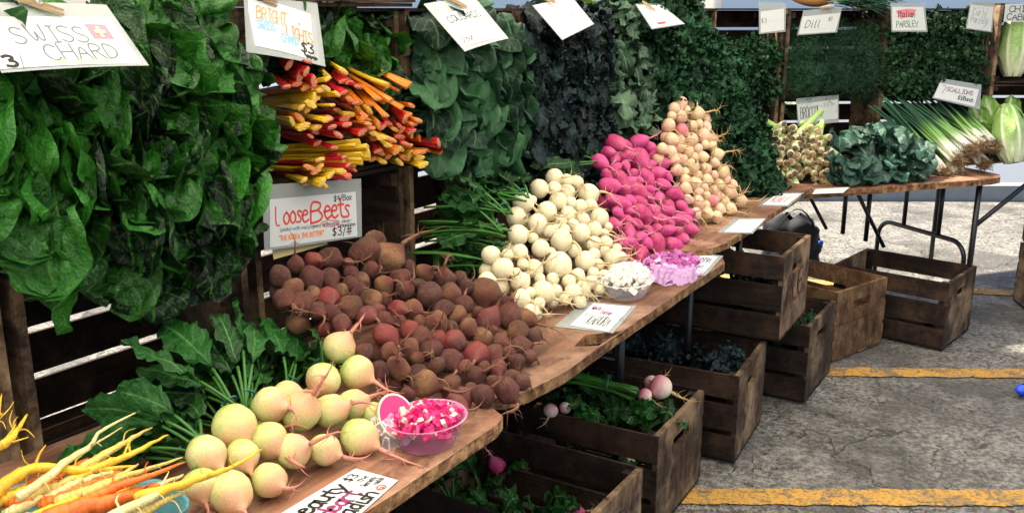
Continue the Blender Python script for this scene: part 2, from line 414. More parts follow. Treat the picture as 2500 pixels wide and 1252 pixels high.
table('folding_table', t2, .028, 'long plywood table between the beets and the pink radishes with a split near its edge',
      [[([(1.79, .35, -TH), (1.79, .35, -.03)], .016), ([(1.79, -.0+.06, -TH), (1.79, -.0+.06, -.03)], .014), ([(1.79, .35, -.32), (1.79, -.0+.06, -.32)], .01)],
       [([(1.0, .05, -TH), (1.0, .05, -.03)], .014)]],
      hole=[(h[0], h[1]) for h in hp])
t3 = [(1.93, .004), (3.46, .004), (3.50, .44), (3.49, .47), (3.46, .485), (2.22, .545), (2.10, .53), (2.02, .47), (1.98, .38), (1.94, .1)]
table('folding_table', t3, .024, 'plywood table under the small turnips and curly kale, lapped over its neighbour',
      [[([(2.75, .40, -TH), (2.75, .40, -.0)], .014), ([(2.75, -.0+.06, -TH), (2.75, -.0+.06, -.0)], .014), ([(2.75, .40, -.35), (2.55, .40, -.0)], .009), ([(2.95, .40, -.50), (2.70, .40, -.0)], .009)],
       [([(2.30, .38, -TH), (2.30, .38, -.03)], .014), ([(2.30, -.0+.06, -TH), (2.30, -.0+.06, -.03)], .014)]], z0=.026)
t4 = [(-.35, -1.1), (1.10, -1.1), (1.22, -.9), (1.235, -.2), (1.22, -.05), (1.16, .01), (1.08, .03), (0.0, .0), (-.1, -.05)]
table('folding_table', t4, .03, 'far plywood table with black wishbone legs under leeks, broccoli and scallions',
      [arc_leg(1.06, -.06, -.68, -.03) + [([(1.06, -.02, -TH), (1.06, -.02, -.03)], .015), ([(1.06, -.02, -.25), (1.42, -.02, -.03)], .012)],
       arc_leg(.62, -.16, -.60, -.03)[1:] + [([(.62, -.16, -.35), (.40, -.16, -.03)], .010), ([(.62, -.60, -.35), (.40, -.60, -.03)], .010)]], Rf=R4)
# the next table beyond the right edge carries the cabbages
def table_end():
    tb = [(1.10, -.30), (2.1, -.30), (2.1, -1.0), (1.28, -1.0), (1.24, -.8)]
    return table('folding_table', tb, .03, 'plywood table under the napa cabbages, partly cut by the frame',
                 [[([(1.9, -.4, -TH), (1.9, -.4, -.0)], .014)], [([(1.6, -.8, -TH), (1.6, -.8, -.0)], .014)]], Rf=R4, z0=.036)
table_end()
# ============================================================ CRATES
CL, CW, CHH = .545, .40, .32
def crate_proto():
    e = empty('wooden_crate', (0, 0, -50))
    th_ = .018
    for s_ in (-1, 1):
        mb = MB()
        for k in range(2):                      # end panel of two boards with a hand slot between them
            z = .08 + k * .16
            if k == 1:
                for j in (-1, 1): mb.box((s_ * (CL / 2 - th_ / 2), j * .135, z), (th_, .13, .156))
                mb.box((s_ * (CL / 2 - th_ / 2), 0, z + .048), (th_, .14, .06)); mb.box((s_ * (CL / 2 - th_ / 2), 0, z - .052), (th_, .14, .052))
            else: mb.box((s_ * (CL / 2 - th_ / 2), 0, z), (th_, CW, .158))
        build(mb, 'end_panel', M_crate_end, e, smooth=False)
        for j in (-1, 1):
            mb = MB(); mb.box((s_ * (CL / 2 - th_ - .014), j * (CW / 2 - .026), .16), (.026, .028, .306)); build(mb, 'corner_post', M_crate, e, smooth=False)
    for j in (-1, 1):
        for k, (z, h) in enumerate(((.046, .088), (.158, .096), (.274, .088))):
            mb = MB(); mb.box((0, j * (CW / 2 + .0045), z), (CL, .009, h)); build(mb, 'slat', M_crate, e, smooth=False)
    for k in range(4):
        mb = MB(); mb.box((0, -CW / 2 + .046 + k * .1027, -.005), (CL, .088, .009)); build(mb, 'bottom_board', M_crate, e, smooth=False)
    return e
CR0 = crate_proto(); CRN = [0]
def crate(M4, label, group='wooden crates of the stall', name='wooden_crate', brown=False):
    CRN[0] += 1
    c = CR0 if CRN[0] == 1 else copy_tree(CR0)
    c.name = name if CRN[0] > 1 else 'wooden_crate'
    c.matrix_world = M4
    tag(c, label, 'crate', group)
    if brown:
        for ch in c.children:
            ch.data = ch.data.copy(); ch.data.materials[0] = M_crate_brown
    return c
def mat4(x, y, z, o): return Matrix(((x[0], y[0], z[0], o[0]), (x[1], y[1], z[1], o[1]), (x[2], y[2], z[2], o[2]), (0, 0, 0, 1)))
def rack_crate(u, w0, w1, label, Rf=R, d_=du, n_=dn):
    # lying on its long side, mouth to the customer; w0, w1 = its lower and upper face above the table top
    m = mat4(d_, Zv, n_, Rf(u, -CHH - .004, (w0 + w1) / 2)) @ Matrix.Diagonal((1, (w1 - w0) / .418, 1, 1))
    return crate(m, label, 'crates stacked as the display rack')
cols = ['chard', 'rainbow chard', 'collards', 'dark kale', 'frilly kale', 'curly kale', 'curly kale end']
up_l = ['crate lying on its side filled with green chard', 'crate with rainbow chard stalks sticking out of its mouth', 'crate of collards with a white sign on its rim',
        'crate hidden behind dark crinkled kale', 'crate of lobed grey green kale', 'crate buried behind the curly kale', 'crate with see-through gaps above the cilantro', 'empty upper crate in the far corner of the rack']
lo_l = ['open backed crate with white light through its gaps, behind the radish greens', 'crate that the heap of beets spills out of', 'lower crate behind the turnip greens', 'lower crate behind the pink radishes',
        'lower crate behind the small turnips', 'lower crate behind the curly kale', 'lower crate next to the leek roots', 'lowest crate in the far corner of the rack']
HW = CW / 2 + .006
b_l = ['crate stacked below the table level behind the watermelon radishes', 'crate stacked below the table level behind the beets', 'crate stacked below the table level behind the white turnips', 'crate stacked below the table level behind the magenta radishes', 'crate stacked below the table level behind the small turnips', 'crate stacked below the table level behind the kale heap']
for k in range(6):
    u = .285 + .572 * k - .005; sp_l = .345 if k == 0 else .402
    rack_crate(u, sp_l + .002, .815, up_l[k]); rack_crate(u, -.10, sp_l - .002, lo_l[k]); rack_crate(u, -.56, -.104, b_l[k])
rack_crate(-.292, .347, .815, 'upper crate cut off by the edge of the picture beside the chard'); rack_crate(-.292, -.10, .343, 'lower crate cut off by the edge of the picture beside the carrots')
rack_crate(-.292, -.56, -.104, 'lowest crate under the carrots, cut off by the picture edge')
for k in range(4):                              # low pallets carry the rack
    pe = empty('wooden_pallet', R(.0 + k, -.17, -TH), ['wooden pallet under the rack at the carrot end', 'wooden pallet under the rack behind the turnips', 'wooden pallet under the rack behind the magenta radishes', 'wooden pallet under the curly kale end of the rack'][k], 'pallet', 'pallets carrying the rack')
    og = np.array(pe.location)
    for j in (-.14, 0, .14):
        mb = MB(); mb.box(R(k, -.17 + j, -TH + .072) - og, (.96, .07, .14), du, dn, Zv); build(mb, 'runner', M_crate, pe, smooth=False)
    mb = MB()
    for j in range(4): mb.box(R(k, -.30 + j * .088, -TH + .158) - og, (.97, .076, .03), du, dn, Zv)
    build(mb, 'deck_boards', M_crate, pe, smooth=False)
far_u = ['far upper crate of dill under a dill sign', 'far upper crate packed with dark parsley']
def yawed(px, Y, yaw):
    q = A((px - 1250) / (F / cp) * Y, Y, TH); d_ = A(cos(yaw), sin(yaw), 0); n_ = A(sin(yaw), -cos(yaw), 0)
    return (lambda u, v, w: q + d_ * u + n_ * v + Zv * w), d_, n_
RD, dD, nD = yawed(2050, 4.98, radians(6)); RP, dP, nP = yawed(2291, 5.02, radians(6)); RC, dC, nC = yawed(2572, 4.98, radians(0))
crate(mat4(dD, Zv, nD, RD(0, -CHH, .815 - HW)), 'far upper crate under the dill sign', 'crates stacked as the display rack')
crate(mat4(dD, Zv, nD, RD(0, -CHH, HW)), 'dark far crate behind the broccoli sign', 'crates stacked as the display rack')
crate(mat4(dD, Zv, nD, RD(-.56, -CHH, .815 - HW)), 'crate of cilantro in the corner with see-through gaps above it', 'crates stacked as the display rack')
crate(mat4(dD, Zv, nD, RD(-.56, -CHH, HW)), 'dark lower crate in the corner behind the leek roots', 'crates stacked as the display rack')
crate(mat4(dP, Zv, nP, RP(0, -CHH, .815 - HW)), 'far upper crate packed with dark parsley', 'crates stacked as the display rack')
crate(mat4(dP, Zv, nP, RP(0, -CHH, HW)), 'far lower crate behind the scallion leaves', 'crates stacked as the display rack')
crate(mat4(dC, Zv, nC, RC(0, -CHH, .84 - HW)), 'crate holding a napa cabbage under its sign', 'crates stacked as the display rack')
crate(mat4(dC, Zv, nC, RC(0, -CHH, .035 + HW)), 'lower crate behind the napa cabbage on the table', 'crates stacked as the display rack')
# crates on the ground, mouth up.  C = front right bottom corner, e_ = along the end panel, l_ = along the long side
def ground_crate(C_, e_, z, label, brown=False, flip=False):
    e_ = unit(A(e_[0], e_[1], 0)); l_ = A(-e_[1], e_[0], 0)
    o = A(C_[0], C_[1], z + .0135) + e_ * CW / 2 + l_ * CL / 2
    crate(mat4(l_, -e_, Zv, o), label, 'crates on the asphalt', brown=brown)
    return lambda a, b, w: A(C_[0], C_[1], z) + l_ * a + e_ * b + Zv * w      # a along the long side, b along the end
RG1 = ground_crate((.150, 2.015), (.52, .854), 0, 'crate on the asphalt holding purple radishes and leafy tops, nearest the viewer')
RG2 = ground_crate((.435, 2.560), (.50, .866), 0, 'crate on the asphalt topped with a bunch of pink and white turnips')
RG3 = ground_crate((.785, 3.035), (.46, .888), 0, 'low crate of dark kale on the asphalt, behind the turnip crate')
RG5 = ground_crate((1.19, 3.56), (.53, .848), 0, 'dark crate on the asphalt with bright green tops beside the stacked crate')
RG4 = ground_crate((1.00, 3.335), (.50, .866), .345, 'crate raised on top of other crates below the table, with faded stencil on its end')
RG3b = ground_crate((.62, 3.60), (.50, .866), 0, 'hidden lower crate carrying the raised crate below the table')
RG6 = ground_crate((1.455, 4.02), (.78, .626), 0, 'empty light brown crate on the asphalt with a broad worn end', brown=True)
RG7 = ground_crate((2.02, 4.17), (.66, .751), 0, 'nearly empty dark crate beside the black table leg')
q8 = P(2478, 800, 0)
RG8 = ground_crate((q8[0] + .02, q8[1]), (.1, .995), 0, 'grey crate cut by the frame, below another one'); 
RG9 = ground_crate((q8[0] + .03, q8[1] + .01), (.1, .995), .335, 'grey crate cut by the frame, on top of another one')
for ob in [o for o in COL.objects if o.get('label', '').startswith('grey crate')]:
    ob.matrix_world = Matrix.Translation(Vector((CL + .16, 0, 0))) @ ob.matrix_world
# ============================================================ ROOT VEGETABLES
ORD = ['first', 'second', 'third', 'fourth', 'fifth', 'sixth', 'seventh', 'eighth', 'ninth', 'tenth', 'eleventh', 'twelfth', 'thirteenth', 'fourteenth', 'fifteenth', 'sixteenth', 'seventeenth', 'eighteenth', 'nineteenth', 'twentieth']
def wob(r, amp, seed, n=10, m=14, prof=None, squash=1.0, tail=0.0):
    """lumpy lathe body, axis Z, crown at +Z and root end at -Z, unit radius"""
    rg = np.random.default_rng(seed); G = np.zeros((n + 1, m, 3)); ph = rg.uniform(0, 6.28, 6)
    for i in range(n + 1):
        t = i / n; a = pi * t; z = cos(a) * squash - tail * max(0, (t - .72) / .28) ** 2.2; rr = sin(a) if prof is None else prof(t)
        for j in range(m):
            b = 2 * pi * j / m
            k = 1 + amp * (sin(2 * b + ph[0] + 2 * a) + .7 * sin(3 * b + ph[1] - 3 * a) + .5 * sin(5 * b + ph[2] + 4 * a))
            G[i, j] = (rr * k * cos(b), rr * k * sin(b), z * (1 + amp * sin(b + ph[3])))
    return G * r
def veg_protos(kind, nvar, prof, squash, amp, mats, rootf, hairs=3, stub=True, tail=0.0):
    """prototype bodies (mesh) and taproots (mesh) in unit radius; copies share these meshes"""
    out = []
    for k in range(nvar):
        mb = MB(); G = wob(1, amp, 100 + k, 16, 20, prof, squash, tail); mb.grid(G, closed=True)
        body = mb.mesh(kind); body.materials.append(mats[k % len(mats)]); body.polygons.foreach_set('use_smooth', [True] * len(body.polygons))
        rg = np.random.default_rng(50 + k); rb = MB()
        def root(start, d, L, r0, seg=10, curl=.5):
            pts = [A(*start)]; dd = unit(d); c = rg.normal(size=3) * curl
            for i in range(seg):
                c = c + rg.normal(size=3) * curl * .5
                dd = unit(dd + c / seg); pts.append(pts[-1] + dd * L / seg)
            rb.tube(pts, r0 * (1 - np.linspace(0, 1, seg + 1)) ** 1.3 + .006, 5); return pts
        L, r0, curl = rootf
        pts = root((0, 0, -squash * .96 - tail * .86), (0, 0, -1), L * rg.uniform(.8, 1.25), r0, 12, curl)
        for h in range(hairs):
            q = pts[int(rg.integers(1, 7))]; root(q, A(*(rg.normal(size=3) * .8)) - Zv * .5, L * rg.uniform(.3, .6), r0 * .22, 7, curl)
        rm = rb.mesh('taproot'); rm.materials.append(mats[-1]); rm.polygons.foreach_set('use_smooth', [True] * len(rm.polygons))
        sm = None
        if stub:
            sb = MB()
            for h in range(4):
                a = h * 1.6 + k; sb.tube([A(.10 * cos(a), .10 * sin(a), squash * .93), A(.2 * cos(a), .2 * sin(a), squash * 1.18)], .05, 5)
            sm = sb.mesh('leaf_stub'); sm.materials.append(M_stem)
        out.append((body, rm, sm))
    return out
def body_mat(name, main, top, bottom, dirt, zt=(.35, 1.0), zb=(-.3, -1.0), rough=.4, dirt_amt=.4, vary=None, spec=.45):
    t = NT(name, rough, spec); co = t.coord(); sx = t.node('ShaderNodeSeparateXYZ'); t.link(co, sx.inputs[0])
    nz = t.noise(2.2, 4, .6, co); fine = t.noise(12, 4, .65, co)
    z = t.math('ADD', sx.outputs[2], t.math('MULTIPLY', t.math('SUBTRACT', nz, .5), .8))
    if vary: main = t.mix(t.smooth(t.rnd(), .15, .85), main, vary)
    c = t.mix(t.smooth(z, *zt), main, top); c = t.mix(t.smooth(z, zb[1], zb[0], 1.0, 0.0), c, bottom)
    f = t.math('MULTIPLY', t.smooth(t.math('ADD', t.math('MULTIPLY', fine, .6), t.math('MULTIPLY', nz, .4)), .47, .60), dirt_amt); c = t.mix(f, c, dirt)
    sp2 = t.noise(26, 3, .7, co); c = t.mix(t.math('MULTIPLY', t.smooth(sp2, .62, .74), min(1, dirt_amt * 1.3)), c, tuple(x * .45 for x in dirt[:3]) + (1,))
    t.color(c); t.bump(t.math('ADD', fine, t.math('MULTIPLY', sp2, .5)), .5 if rough > .6 else .25, .06)
    return t.m
m_wm = body_mat('watermelon_radish_skin', c4(.74, .68, .29), c4(.34, .52, .06), c4(.80, .40, .23), c4(.45, .34, .13), (.05, 1.0), (-.05, -1.0), .42, .5, c4(.60, .63, .22))
m_wmr = plain('pink_root', c4(.76, .30, .21), .5, nz=.35, nscale=6)
m_tu = body_mat('white_turnip_skin', c4(.88, .79, .52), c4(.80, .74, .38), c4(.88, .74, .46), c4(.60, .44, .20), (.7, 1.2), (-.6, -1.1), .38, .3, c4(.90, .80, .55))
m_tur = plain('cream_root', c4(.78, .60, .34), .5, nz=.3, nscale=6)
m_pk = body_mat('magenta_radish_skin', c4(.44, .014, .115), c4(.30, .010, .07), c4(.62, .08, .24), c4(.62, .16, .26), (.5, 1.3), (-.4, -1.3), .42, .5, c4(.62, .045, .24))
m_pkr = plain('magenta_root', c4(.82, .36, .40), .5, nz=.4, nscale=6)
m_st = body_mat('small_turnip_skin', c4(.82, .60, .36), c4(.76, .48, .30), c4(.86, .68, .42), c4(.52, .30, .13), (.6, 1.2), (-.6, -1.1), .4, .4, c4(.84, .52, .38))
m_st2 = body_mat('pink_turnip_skin', c4(.80, .20, .26), c4(.62, .10, .16), c4(.85, .45, .38), c4(.5, .2, .12), rough=.4)
m_str = plain('beige_root', c4(.66, .44, .20), .6, nz=.4, nscale=6)
m_bt = [body_mat('dusty_beet_skin', c4(.085, .028, .024), c4(.08, .035, .028), c4(.15, .035, .03), c4(.22, .12, .07), (.3, 1), (-.3, -1), .65, .6, c4(.14, .045, .034), .3),
        body_mat('tan_beet_skin', c4(.33, .17, .075), c4(.14, .06, .04), c4(.17, .05, .035), c4(.10, .045, .03), (.1, .9), (-.1, -.9), .7, .7, c4(.22, .09, .05), .3),
        body_mat('red_beet_skin', c4(.21, .022, .020), c4(.10, .03, .028), c4(.17, .028, .026), c4(.16, .075, .045), (.3, 1), (-.3, -1), .6, .8, c4(.13, .024, .026), .35),
        body_mat('brown_beet_skin', c4(.065, .022, .020), c4(.06, .025, .02), c4(.10, .025, .025), c4(.19, .10, .06), (.3, 1), (-.3, -1), .7, .55, c4(.11, .03, .028), .3)]
m_btr = plain('beet_root', c4(.27, .13, .075), .8, nz=.4, nscale=6)
rnd_prof = lambda t: sin(pi * t) ** .92 * (1 if t < .75 else 1 - .25 * ((t - .75) / .25))
oval = lambda t: sin(pi * t ** .92) ** .85 * .92
turnp = lambda t: sin(pi * t) ** .9 * (1 + .06 * cos(pi * t))
bp = lambda t: sin(pi * t) ** .95 * (1 if t < .6 else 1 - .42 * ((t - .6) / .4) ** 1.2) + .03
wmp = lambda t: sin(pi * t) ** .96 * (1 if t < .8 else 1 - .25 * ((t - .8) / .2)) + .13 * max(0, (t - .86) / .14)
PW = veg_protos('watermelon_radish', 5, wmp, .97, .028, [m_wm, m_wmr][:1] + [m_wmr], (1.8, .155, .8), 5, tail=.26)
def fixmats(pr, bodies, root):
    for k, (b, r, s_) in enumerate(pr):
        b.materials[0] = bodies[k % len(bodies)]; r.materials[0] = root
fixmats(PW, [m_wm], m_wmr)
PT = veg_protos('white_turnip', 5, rnd_prof, .92, .015, [m_tur], (2.7, .14, 1.3), 6, tail=.22); fixmats(PT, [m_tu], m_tur)
PP = veg_protos('magenta_radish', 5, oval, 1.14, .045, [m_pkr], (2.3, .12, 1.3), 6, tail=.28); fixmats(PP, [m_pk], m_pkr)
PS = veg_protos('small_turnip', 6, turnp, .92, .02, [m_str], (3.3, .15, 1.6), 6, tail=.3); fixmats(PS, [m_st, m_st, m_st, m_st, m_st, m_st2], m_str)
PB = veg_protos('beet', 8, bp, 1.0, .06, [m_btr], (2.6, .15, 1.6), 6, tail=.3); fixmats(PB, [m_bt[0], m_bt[1], m_bt[3], m_bt[0], m_bt[2], m_bt[3], m_bt[0], m_bt[1]], m_btr)
camR = A(1, 0, 0); camU = A(0, sp, cp); camF = A(0, cp, -sp)
def put(protos, k, kind, c, r, rd, spin, stub=True, sq=0.0, rk_=1.0):
    body, rm, sm = protos[k]; h_ = (c[0] * 971 + c[1] * 631 + c[2] * 389) % 1.0; h2_ = (c[0] * 411 + c[1] * 877) % 1.0
    o = bpy.data.objects.new(kind, body); COL.objects.link(o)
    z = -unit(rd); x = unit(np.cross(A(.3, .5, .8) if abs(z[2]) < .9 else A(1, 0, 0), z)); y = np.cross(z, x)
    M = mat4(x, y, z, c) @ Matrix.Rotation(spin, 4, 'Z') @ Matrix.Diagonal((r * (1 + sq * (h_ - .5)), r * (1 - sq * (h_ - .5)), r * (1 + sq * 1.5 * (h2_ - .4)), 1))
    o.matrix_world = M
    q = bpy.data.objects.new('taproot', rm); COL.objects.link(q); q.parent = o
    if rk_ != 1.0: q.scale = (1, 1, rk_); q.location = (0, 0, -.92 * (1 - rk_))
    if stub and sm: q = bpy.data.objects.new('leaf_stub', sm); COL.objects.link(q); q.parent = o
    return o
def slope_pt(x, y, v0, w0, b, r, wmax=9):
    """where the sight line meets the face of the heap; table top is the floor"""
    rr = ray(x, y); nrm = dn * b + Zv; p0 = R(0, v0, w0)
    q = on_plane(x, y, p0, nrm); s_ = uvw(q)
    if s_[2] < r: q = P(x, y, TH + r); s_ = uvw(q)
    return q
def scale_at(q): return proj(q)[2] / F
def heap(kind, protos, items, sl, heapname, group, root_def, seed, colours, core=2, kpick=None, rk=1.0, zfloor=0.0, rjit=.35, maxcore=None, sq=.06):
    rg = np.random.default_rng(seed); placed = []
    for it in items:
        px, py, rp = it[:3]; rd = it[3] if len(it) > 3 else None; kk = it[4] if len(it) > 4 else None
        q = slope_pt(px, py, *sl, rp * .0009); r = rp * scale_at(q)
        q = slope_pt(px, py, *sl, r + zfloor); r = rp * scale_at(q) * rk
        placed.append([px, py, q, r, rd, kk, rp])
    # order for the labels: rows from the top, each read from the left
    rows = sorted(range(len(placed)), key=lambda i: placed[i][1]); rh = np.mean([p_[6] for p_ in placed]) * 1.5
    rowsl = []; cur = []; y0 = None
    for i in rows:
        if y0 is None or placed[i][1] - y0 > rh:
            if cur: rowsl.append(cur)
            cur = []; y0 = placed[i][1]
        cur.append(i)
    rowsl.append(cur); rank = {}
    for a, rw in enumerate(rowsl):
        rw.sort(key=lambda i: placed[i][0])
        for b, i in enumerate(rw): rank[i] = (a, b, len(rw))
    nr = len(rowsl); objs = []
    for i, (px, py, q, r, rd, kk, rp) in enumerate(placed):
        k = kk if kk is not None else int(rg.integers(len(protos))) if kpick is None else kpick(rg, i)
        v = rd if rd is not None else root_def
        jit = 0 if rd is not None else rjit
        L_ = np.hypot(*v[:2]) + 1e-6
        d = camR * v[0] / L_ - camU * v[1] / L_ - camF * (v[2] if len(v) > 2 else .55) + rg.normal(size=3) * jit
        o = put(protos, k, kind, q, r, d, rg.uniform(0, 6), kind != 'beet', sq=sq, rk_=1.0 if rd is None or kind != 'watermelon_radish' else float(np.clip((np.hypot(*rd[:2]) - rp * .4) / (rp * 1.6), .5, 1.7)))
        a, b, n = rank[i]
        row = 'bottom' if a == nr - 1 else 'top' if a == 0 else ORD[a]
        pos = 'leftmost' if b == 0 else 'rightmost' if b == n - 1 else ORD[min(b, 19)] + ' from left'
        if n == 1: pos = 'only one'
        tag(o, f"{colours[k % len(colours)]}, {pos}, {row} row of the {heapname}", kind.replace('_', ' ').split()[-1], group); objs.append(o)
    # layers below the visible one keep the heap solid
    cnt = 0; allp = [(p_[2], p_[3]) for p_ in placed]
    for L_ in range(1, core + 1):
        for (px, py, q, r, rd, kk, rp) in placed:
            c = q - dn * .5 * r * L_ - Zv * 1.5 * r * L_ + rg.normal(size=3) * r * .2; s_ = uvw(c)
            if s_[2] < r * .95 + zfloor: c = c + Zv * (r * .95 + zfloor - s_[2])
            if uvw(c)[1] < -.27: continue
            if min(np.linalg.norm(c - p2) - .84 * (r + r2) for p2, r2 in allp) < 0: continue
            if maxcore is not None and cnt >= maxcore: break
            allp.append((c, r)); k = int(rg.integers(len(protos))) if kpick is None else kpick(rg, 99)
            o = put(protos, k, kind, c, r, camR * root_def[0] + A(*rg.normal(size=3)), rg.uniform(0, 6), False)
            tag(o, f"{kind.replace('_', ' ')} buried under the outer layer of the {heapname}", kind.replace('_', ' ').split()[-1], group + ' buried inside it'); cnt += 1
    return objs
def fill(poly, items, r, n, seed, sep=.80, rj=.15, tries=4000):
    """adds items inside a photo polygon, keeping away from those already there"""
    rg = np.random.default_rng(seed); poly = np.array(poly, float); x0, y0 = poly.min(0); x1, y1 = poly.max(0)
    def inside(x, y):
        c = False; j = len(poly) - 1
        for i in range(len(poly)):
            xi, yi = poly[i]; xj, yj = poly[j]
            if (yi > y) != (yj > y) and x < (xj - xi) * (y - yi) / (yj - yi) + xi: c = not c
            j = i
        return c
    out = list(items); t = 0
    while len(out) < len(items) + n and t < tries:
        t += 1; x, y = rg.uniform(x0, x1), rg.uniform(y0, y1)
        if not inside(x, y): continue
        rr = (r(x, y) if callable(r) else r) * rg.uniform(1 - rj, 1 + rj)
        if all(np.hypot(x - o[0], y - o[1]) > sep * (rr + o[2]) for o in out): out.append((x, y, rr))
    return out
WM = [(829, 848, 40, (55, -70, .2)), (790, 925, 43, (-30, 60, .6)), (872, 908, 42, (80, 38, .3)), (700, 960, 33, (70, -10, .2)), (572, 1040, 54, (50, 60, .6)), (661, 988, 46, (100, 5, .5)),
      (735, 1005, 48, (70, -95, .4)), (808, 1002, 41, (90, -35, .2)), (862, 988, 38, (60, -30, .2)), (503, 1110, 48, (75, 45, .5)), (592, 1112, 40, (40, 50, .6)), (657, 1075, 46, (120, 80, .5)),
      (716, 1100, 45, (110, -50, .3)), (877, 1066, 44, (110, 50, .4)), (793, 1097, 38, (140, 38, .4)), (658, 1172, 45, (80, 25, .6)), (562, 1202, 53, (60, 40, .8)), (487, 1182, 42, (30, 60, .4)), (910, 1010, 30, (60, 10, .2))]
heap('watermelon_radish', PW, WM, (.50, .045, .58), 'radish heap', 'watermelon radishes heaped on the near table', (1, .4, .4), 3, ['pale yellow green radish with pink root'], core=1, sq=.14)
b5 = lambda x, y, r: (1150 + x / 2.407, 380 + y / 2.407, r / 2.407)
TU = [b5(*t) for t in ((490, 130, 55), (400, 195, 58), (560, 150, 45), (618, 160, 44), (565, 218, 50), (690, 228, 65), (510, 268, 55), (305, 275, 65), (358, 262, 30), (265, 360, 60), (445, 330, 62), (390, 402, 62), (275, 466, 63), (570, 345, 50), (640, 300, 45),
      (655, 378, 45), (752, 368, 60), (720, 435, 52), (645, 455, 58), (285, 570, 52), (408, 545, 55), (530, 500, 70), (720, 520, 48), (790, 512, 42), (118, 585, 58), (186, 665, 68), (368, 665, 58), (512, 645, 85), (670, 620, 62), (825, 600, 55), (878, 604, 42),
      (92, 738, 56), (290, 742, 60), (420, 802, 72), (292, 842, 62), (352, 922, 56), (600, 802, 55), (552, 838, 42), (655, 780, 50), (705, 745, 42), (745, 640, 36), (450, 440, 45), (212, 582, 36), (265, 690, 34), (610, 560, 42), (625, 705, 45), (480, 725, 40), (805, 420, 30))]
TU = fill([(1340, 430), (1440, 430), (1490, 560), (1520, 640), (1440, 740), (1300, 760), (1220, 650), (1250, 500)], TU, 16, 24, 14, .62)
heap('white_turnip', PT, TU, (.42, .035, .90), 'white turnip heap', 'white turnips heaped between beets and pink radishes', (1, .15, .45), 5, ['round cream white turnip', 'cream white turnip with long root', 'smooth cream turnip', 'ivory turnip', 'pale yellow turnip'], core=1)
b6 = lambda x, y, r: (1250 + x / 2.236, y / 2.236, r / 2.236)
PKL = [b6(*t) for t in ((562, 785, 60), (690, 775, 48), (690, 870, 68), (790, 850, 55), (480, 885, 48), (590, 975, 48), (530, 1015, 55), (790, 950, 48), (680, 1040, 55), (820, 1010, 42), (590, 1110, 52), (700, 1165, 58), (800, 1085, 46), (880, 1060, 48),
      (850, 1140, 48), (560, 1225, 40), (900, 1190, 44), (960, 1170, 40), (730, 960, 44), (620, 800, 40))]
PKL += [b5(*t) for t in ((840, 412, 46), (930, 455, 52), (880, 505, 42), (1000, 580, 50), (1090, 515, 62), (1190, 525, 52), (1240, 490, 44), (1150, 440, 44), (1290, 432, 42), (1250, 380, 44), (1100, 380, 50), (1150, 320, 46), (1040, 445, 40), (960, 640, 36))]
PKL = fill([(1480, 350), (1600, 350), (1650, 480), (1700, 560), (1640, 610), (1520, 590), (1480, 450)], PKL, 17, 46, 4, .58)
heap('magenta_radish', PP, [(a[0], a[1], a[2] * .93) for a in PKL], (.42, .035, 1.0), 'magenta radish heap', 'magenta radishes heaped beside the white turnips', (1, .45, .5), 6, ['oval magenta radish', 'bright pink radish', 'deep magenta radish', 'long pink radish', 'magenta radish with fine root hairs'], core=1, rjit=.6)
STL = [b6(*t) for t in ((920, 565, 38), (985, 572, 36), (1003, 622, 46), (920, 640, 38), (855, 685, 40), (925, 712, 38), (870, 762, 38), (975, 765, 42), (1045, 745, 44), (820, 812, 32), (868, 830, 34), (920, 805, 30), (1010, 815, 34), (980, 910, 46), (1055, 925, 36), (995, 1005, 42),
      (1062, 985, 36), (1118, 845, 38), (1148, 940, 44), (1185, 1050, 42), (1090, 1095, 36), (1246, 1095, 38), (1190, 1140, 36), (1010, 1105, 40), (1130, 1140, 36), (1065, 1165, 36), (1000, 1165, 34), (930, 880, 36), (1040, 860, 36), (1090, 800, 30), (900, 930, 34), (1130, 1010, 34))]
STL = [(*t, None, 5) if i in (5, 20) else (*t, None, i % 5) for i, t in enumerate(STL)]
STL = fill([(1640, 260), (1710, 255), (1760, 390), (1800, 470), (1815, 500), (1740, 535), (1690, 520), (1660, 440), (1630, 360)], STL, 14, 46, 9, .64)
heap('small_turnip', PS, STL, (.38, .055, 1.5), 'small turnip heap', 'small turnips heaped in front of the curly kale', (1, .35, .3), 8, ['small beige turnip', 'small cream turnip with stringy roots', 'small peach turnip', 'little tan turnip', 'small straw coloured turnip', 'small bright pink turnip'], core=1, zfloor=.026, rjit=.5, kpick=lambda rg, i: int(rg.integers(5)))
b4 = lambda x, y, r: (640 + x / 1.8086, 560 + y / 1.8086, r / 1.8086)
BTL = [b4(*t) for t in ((560, 125, 68, 1), (455, 100, 70), (500, 50, 45), (720, 190, 42), (740, 290, 62), (830, 285, 50), (650, 165, 28), (610, 210, 42), (630, 265, 45), (540, 245, 45), (985, 275, 62), (890, 330, 42), (480, 310, 45), (390, 345, 52), (290, 305, 50), (390, 245, 38),
       (600, 355, 42), (665, 360, 48), (765, 420, 58), (910, 440, 50), (1000, 400, 55), (1090, 385, 60), (545, 465, 52), (650, 445, 46), (650, 525, 46), (843, 495, 54), (745, 535, 50), (945, 555, 58), (830, 580, 52), (1050, 500, 42), (1130, 450, 50), (1140, 520, 48), (1120, 590, 42), (1040, 615, 42),
       (940, 650, 48), (600, 610, 52), (690, 640, 45), (720, 680, 58), (830, 690, 50), (975, 735, 52), (1080, 710, 56), (560, 540, 40), (520, 620, 42), (890, 740, 42), (350, 415, 42), (460, 380, 46), (450, 540, 42), (300, 130, 50), (230, 140, 40), (220, 220, 55), (140, 260, 45), (300, 220, 45), (180, 330, 55), (80, 210, 45), (860, 770, 46), (640, 730, 40), (1200, 470, 36), (1180, 560, 34))
       for t in [t[:3]]]
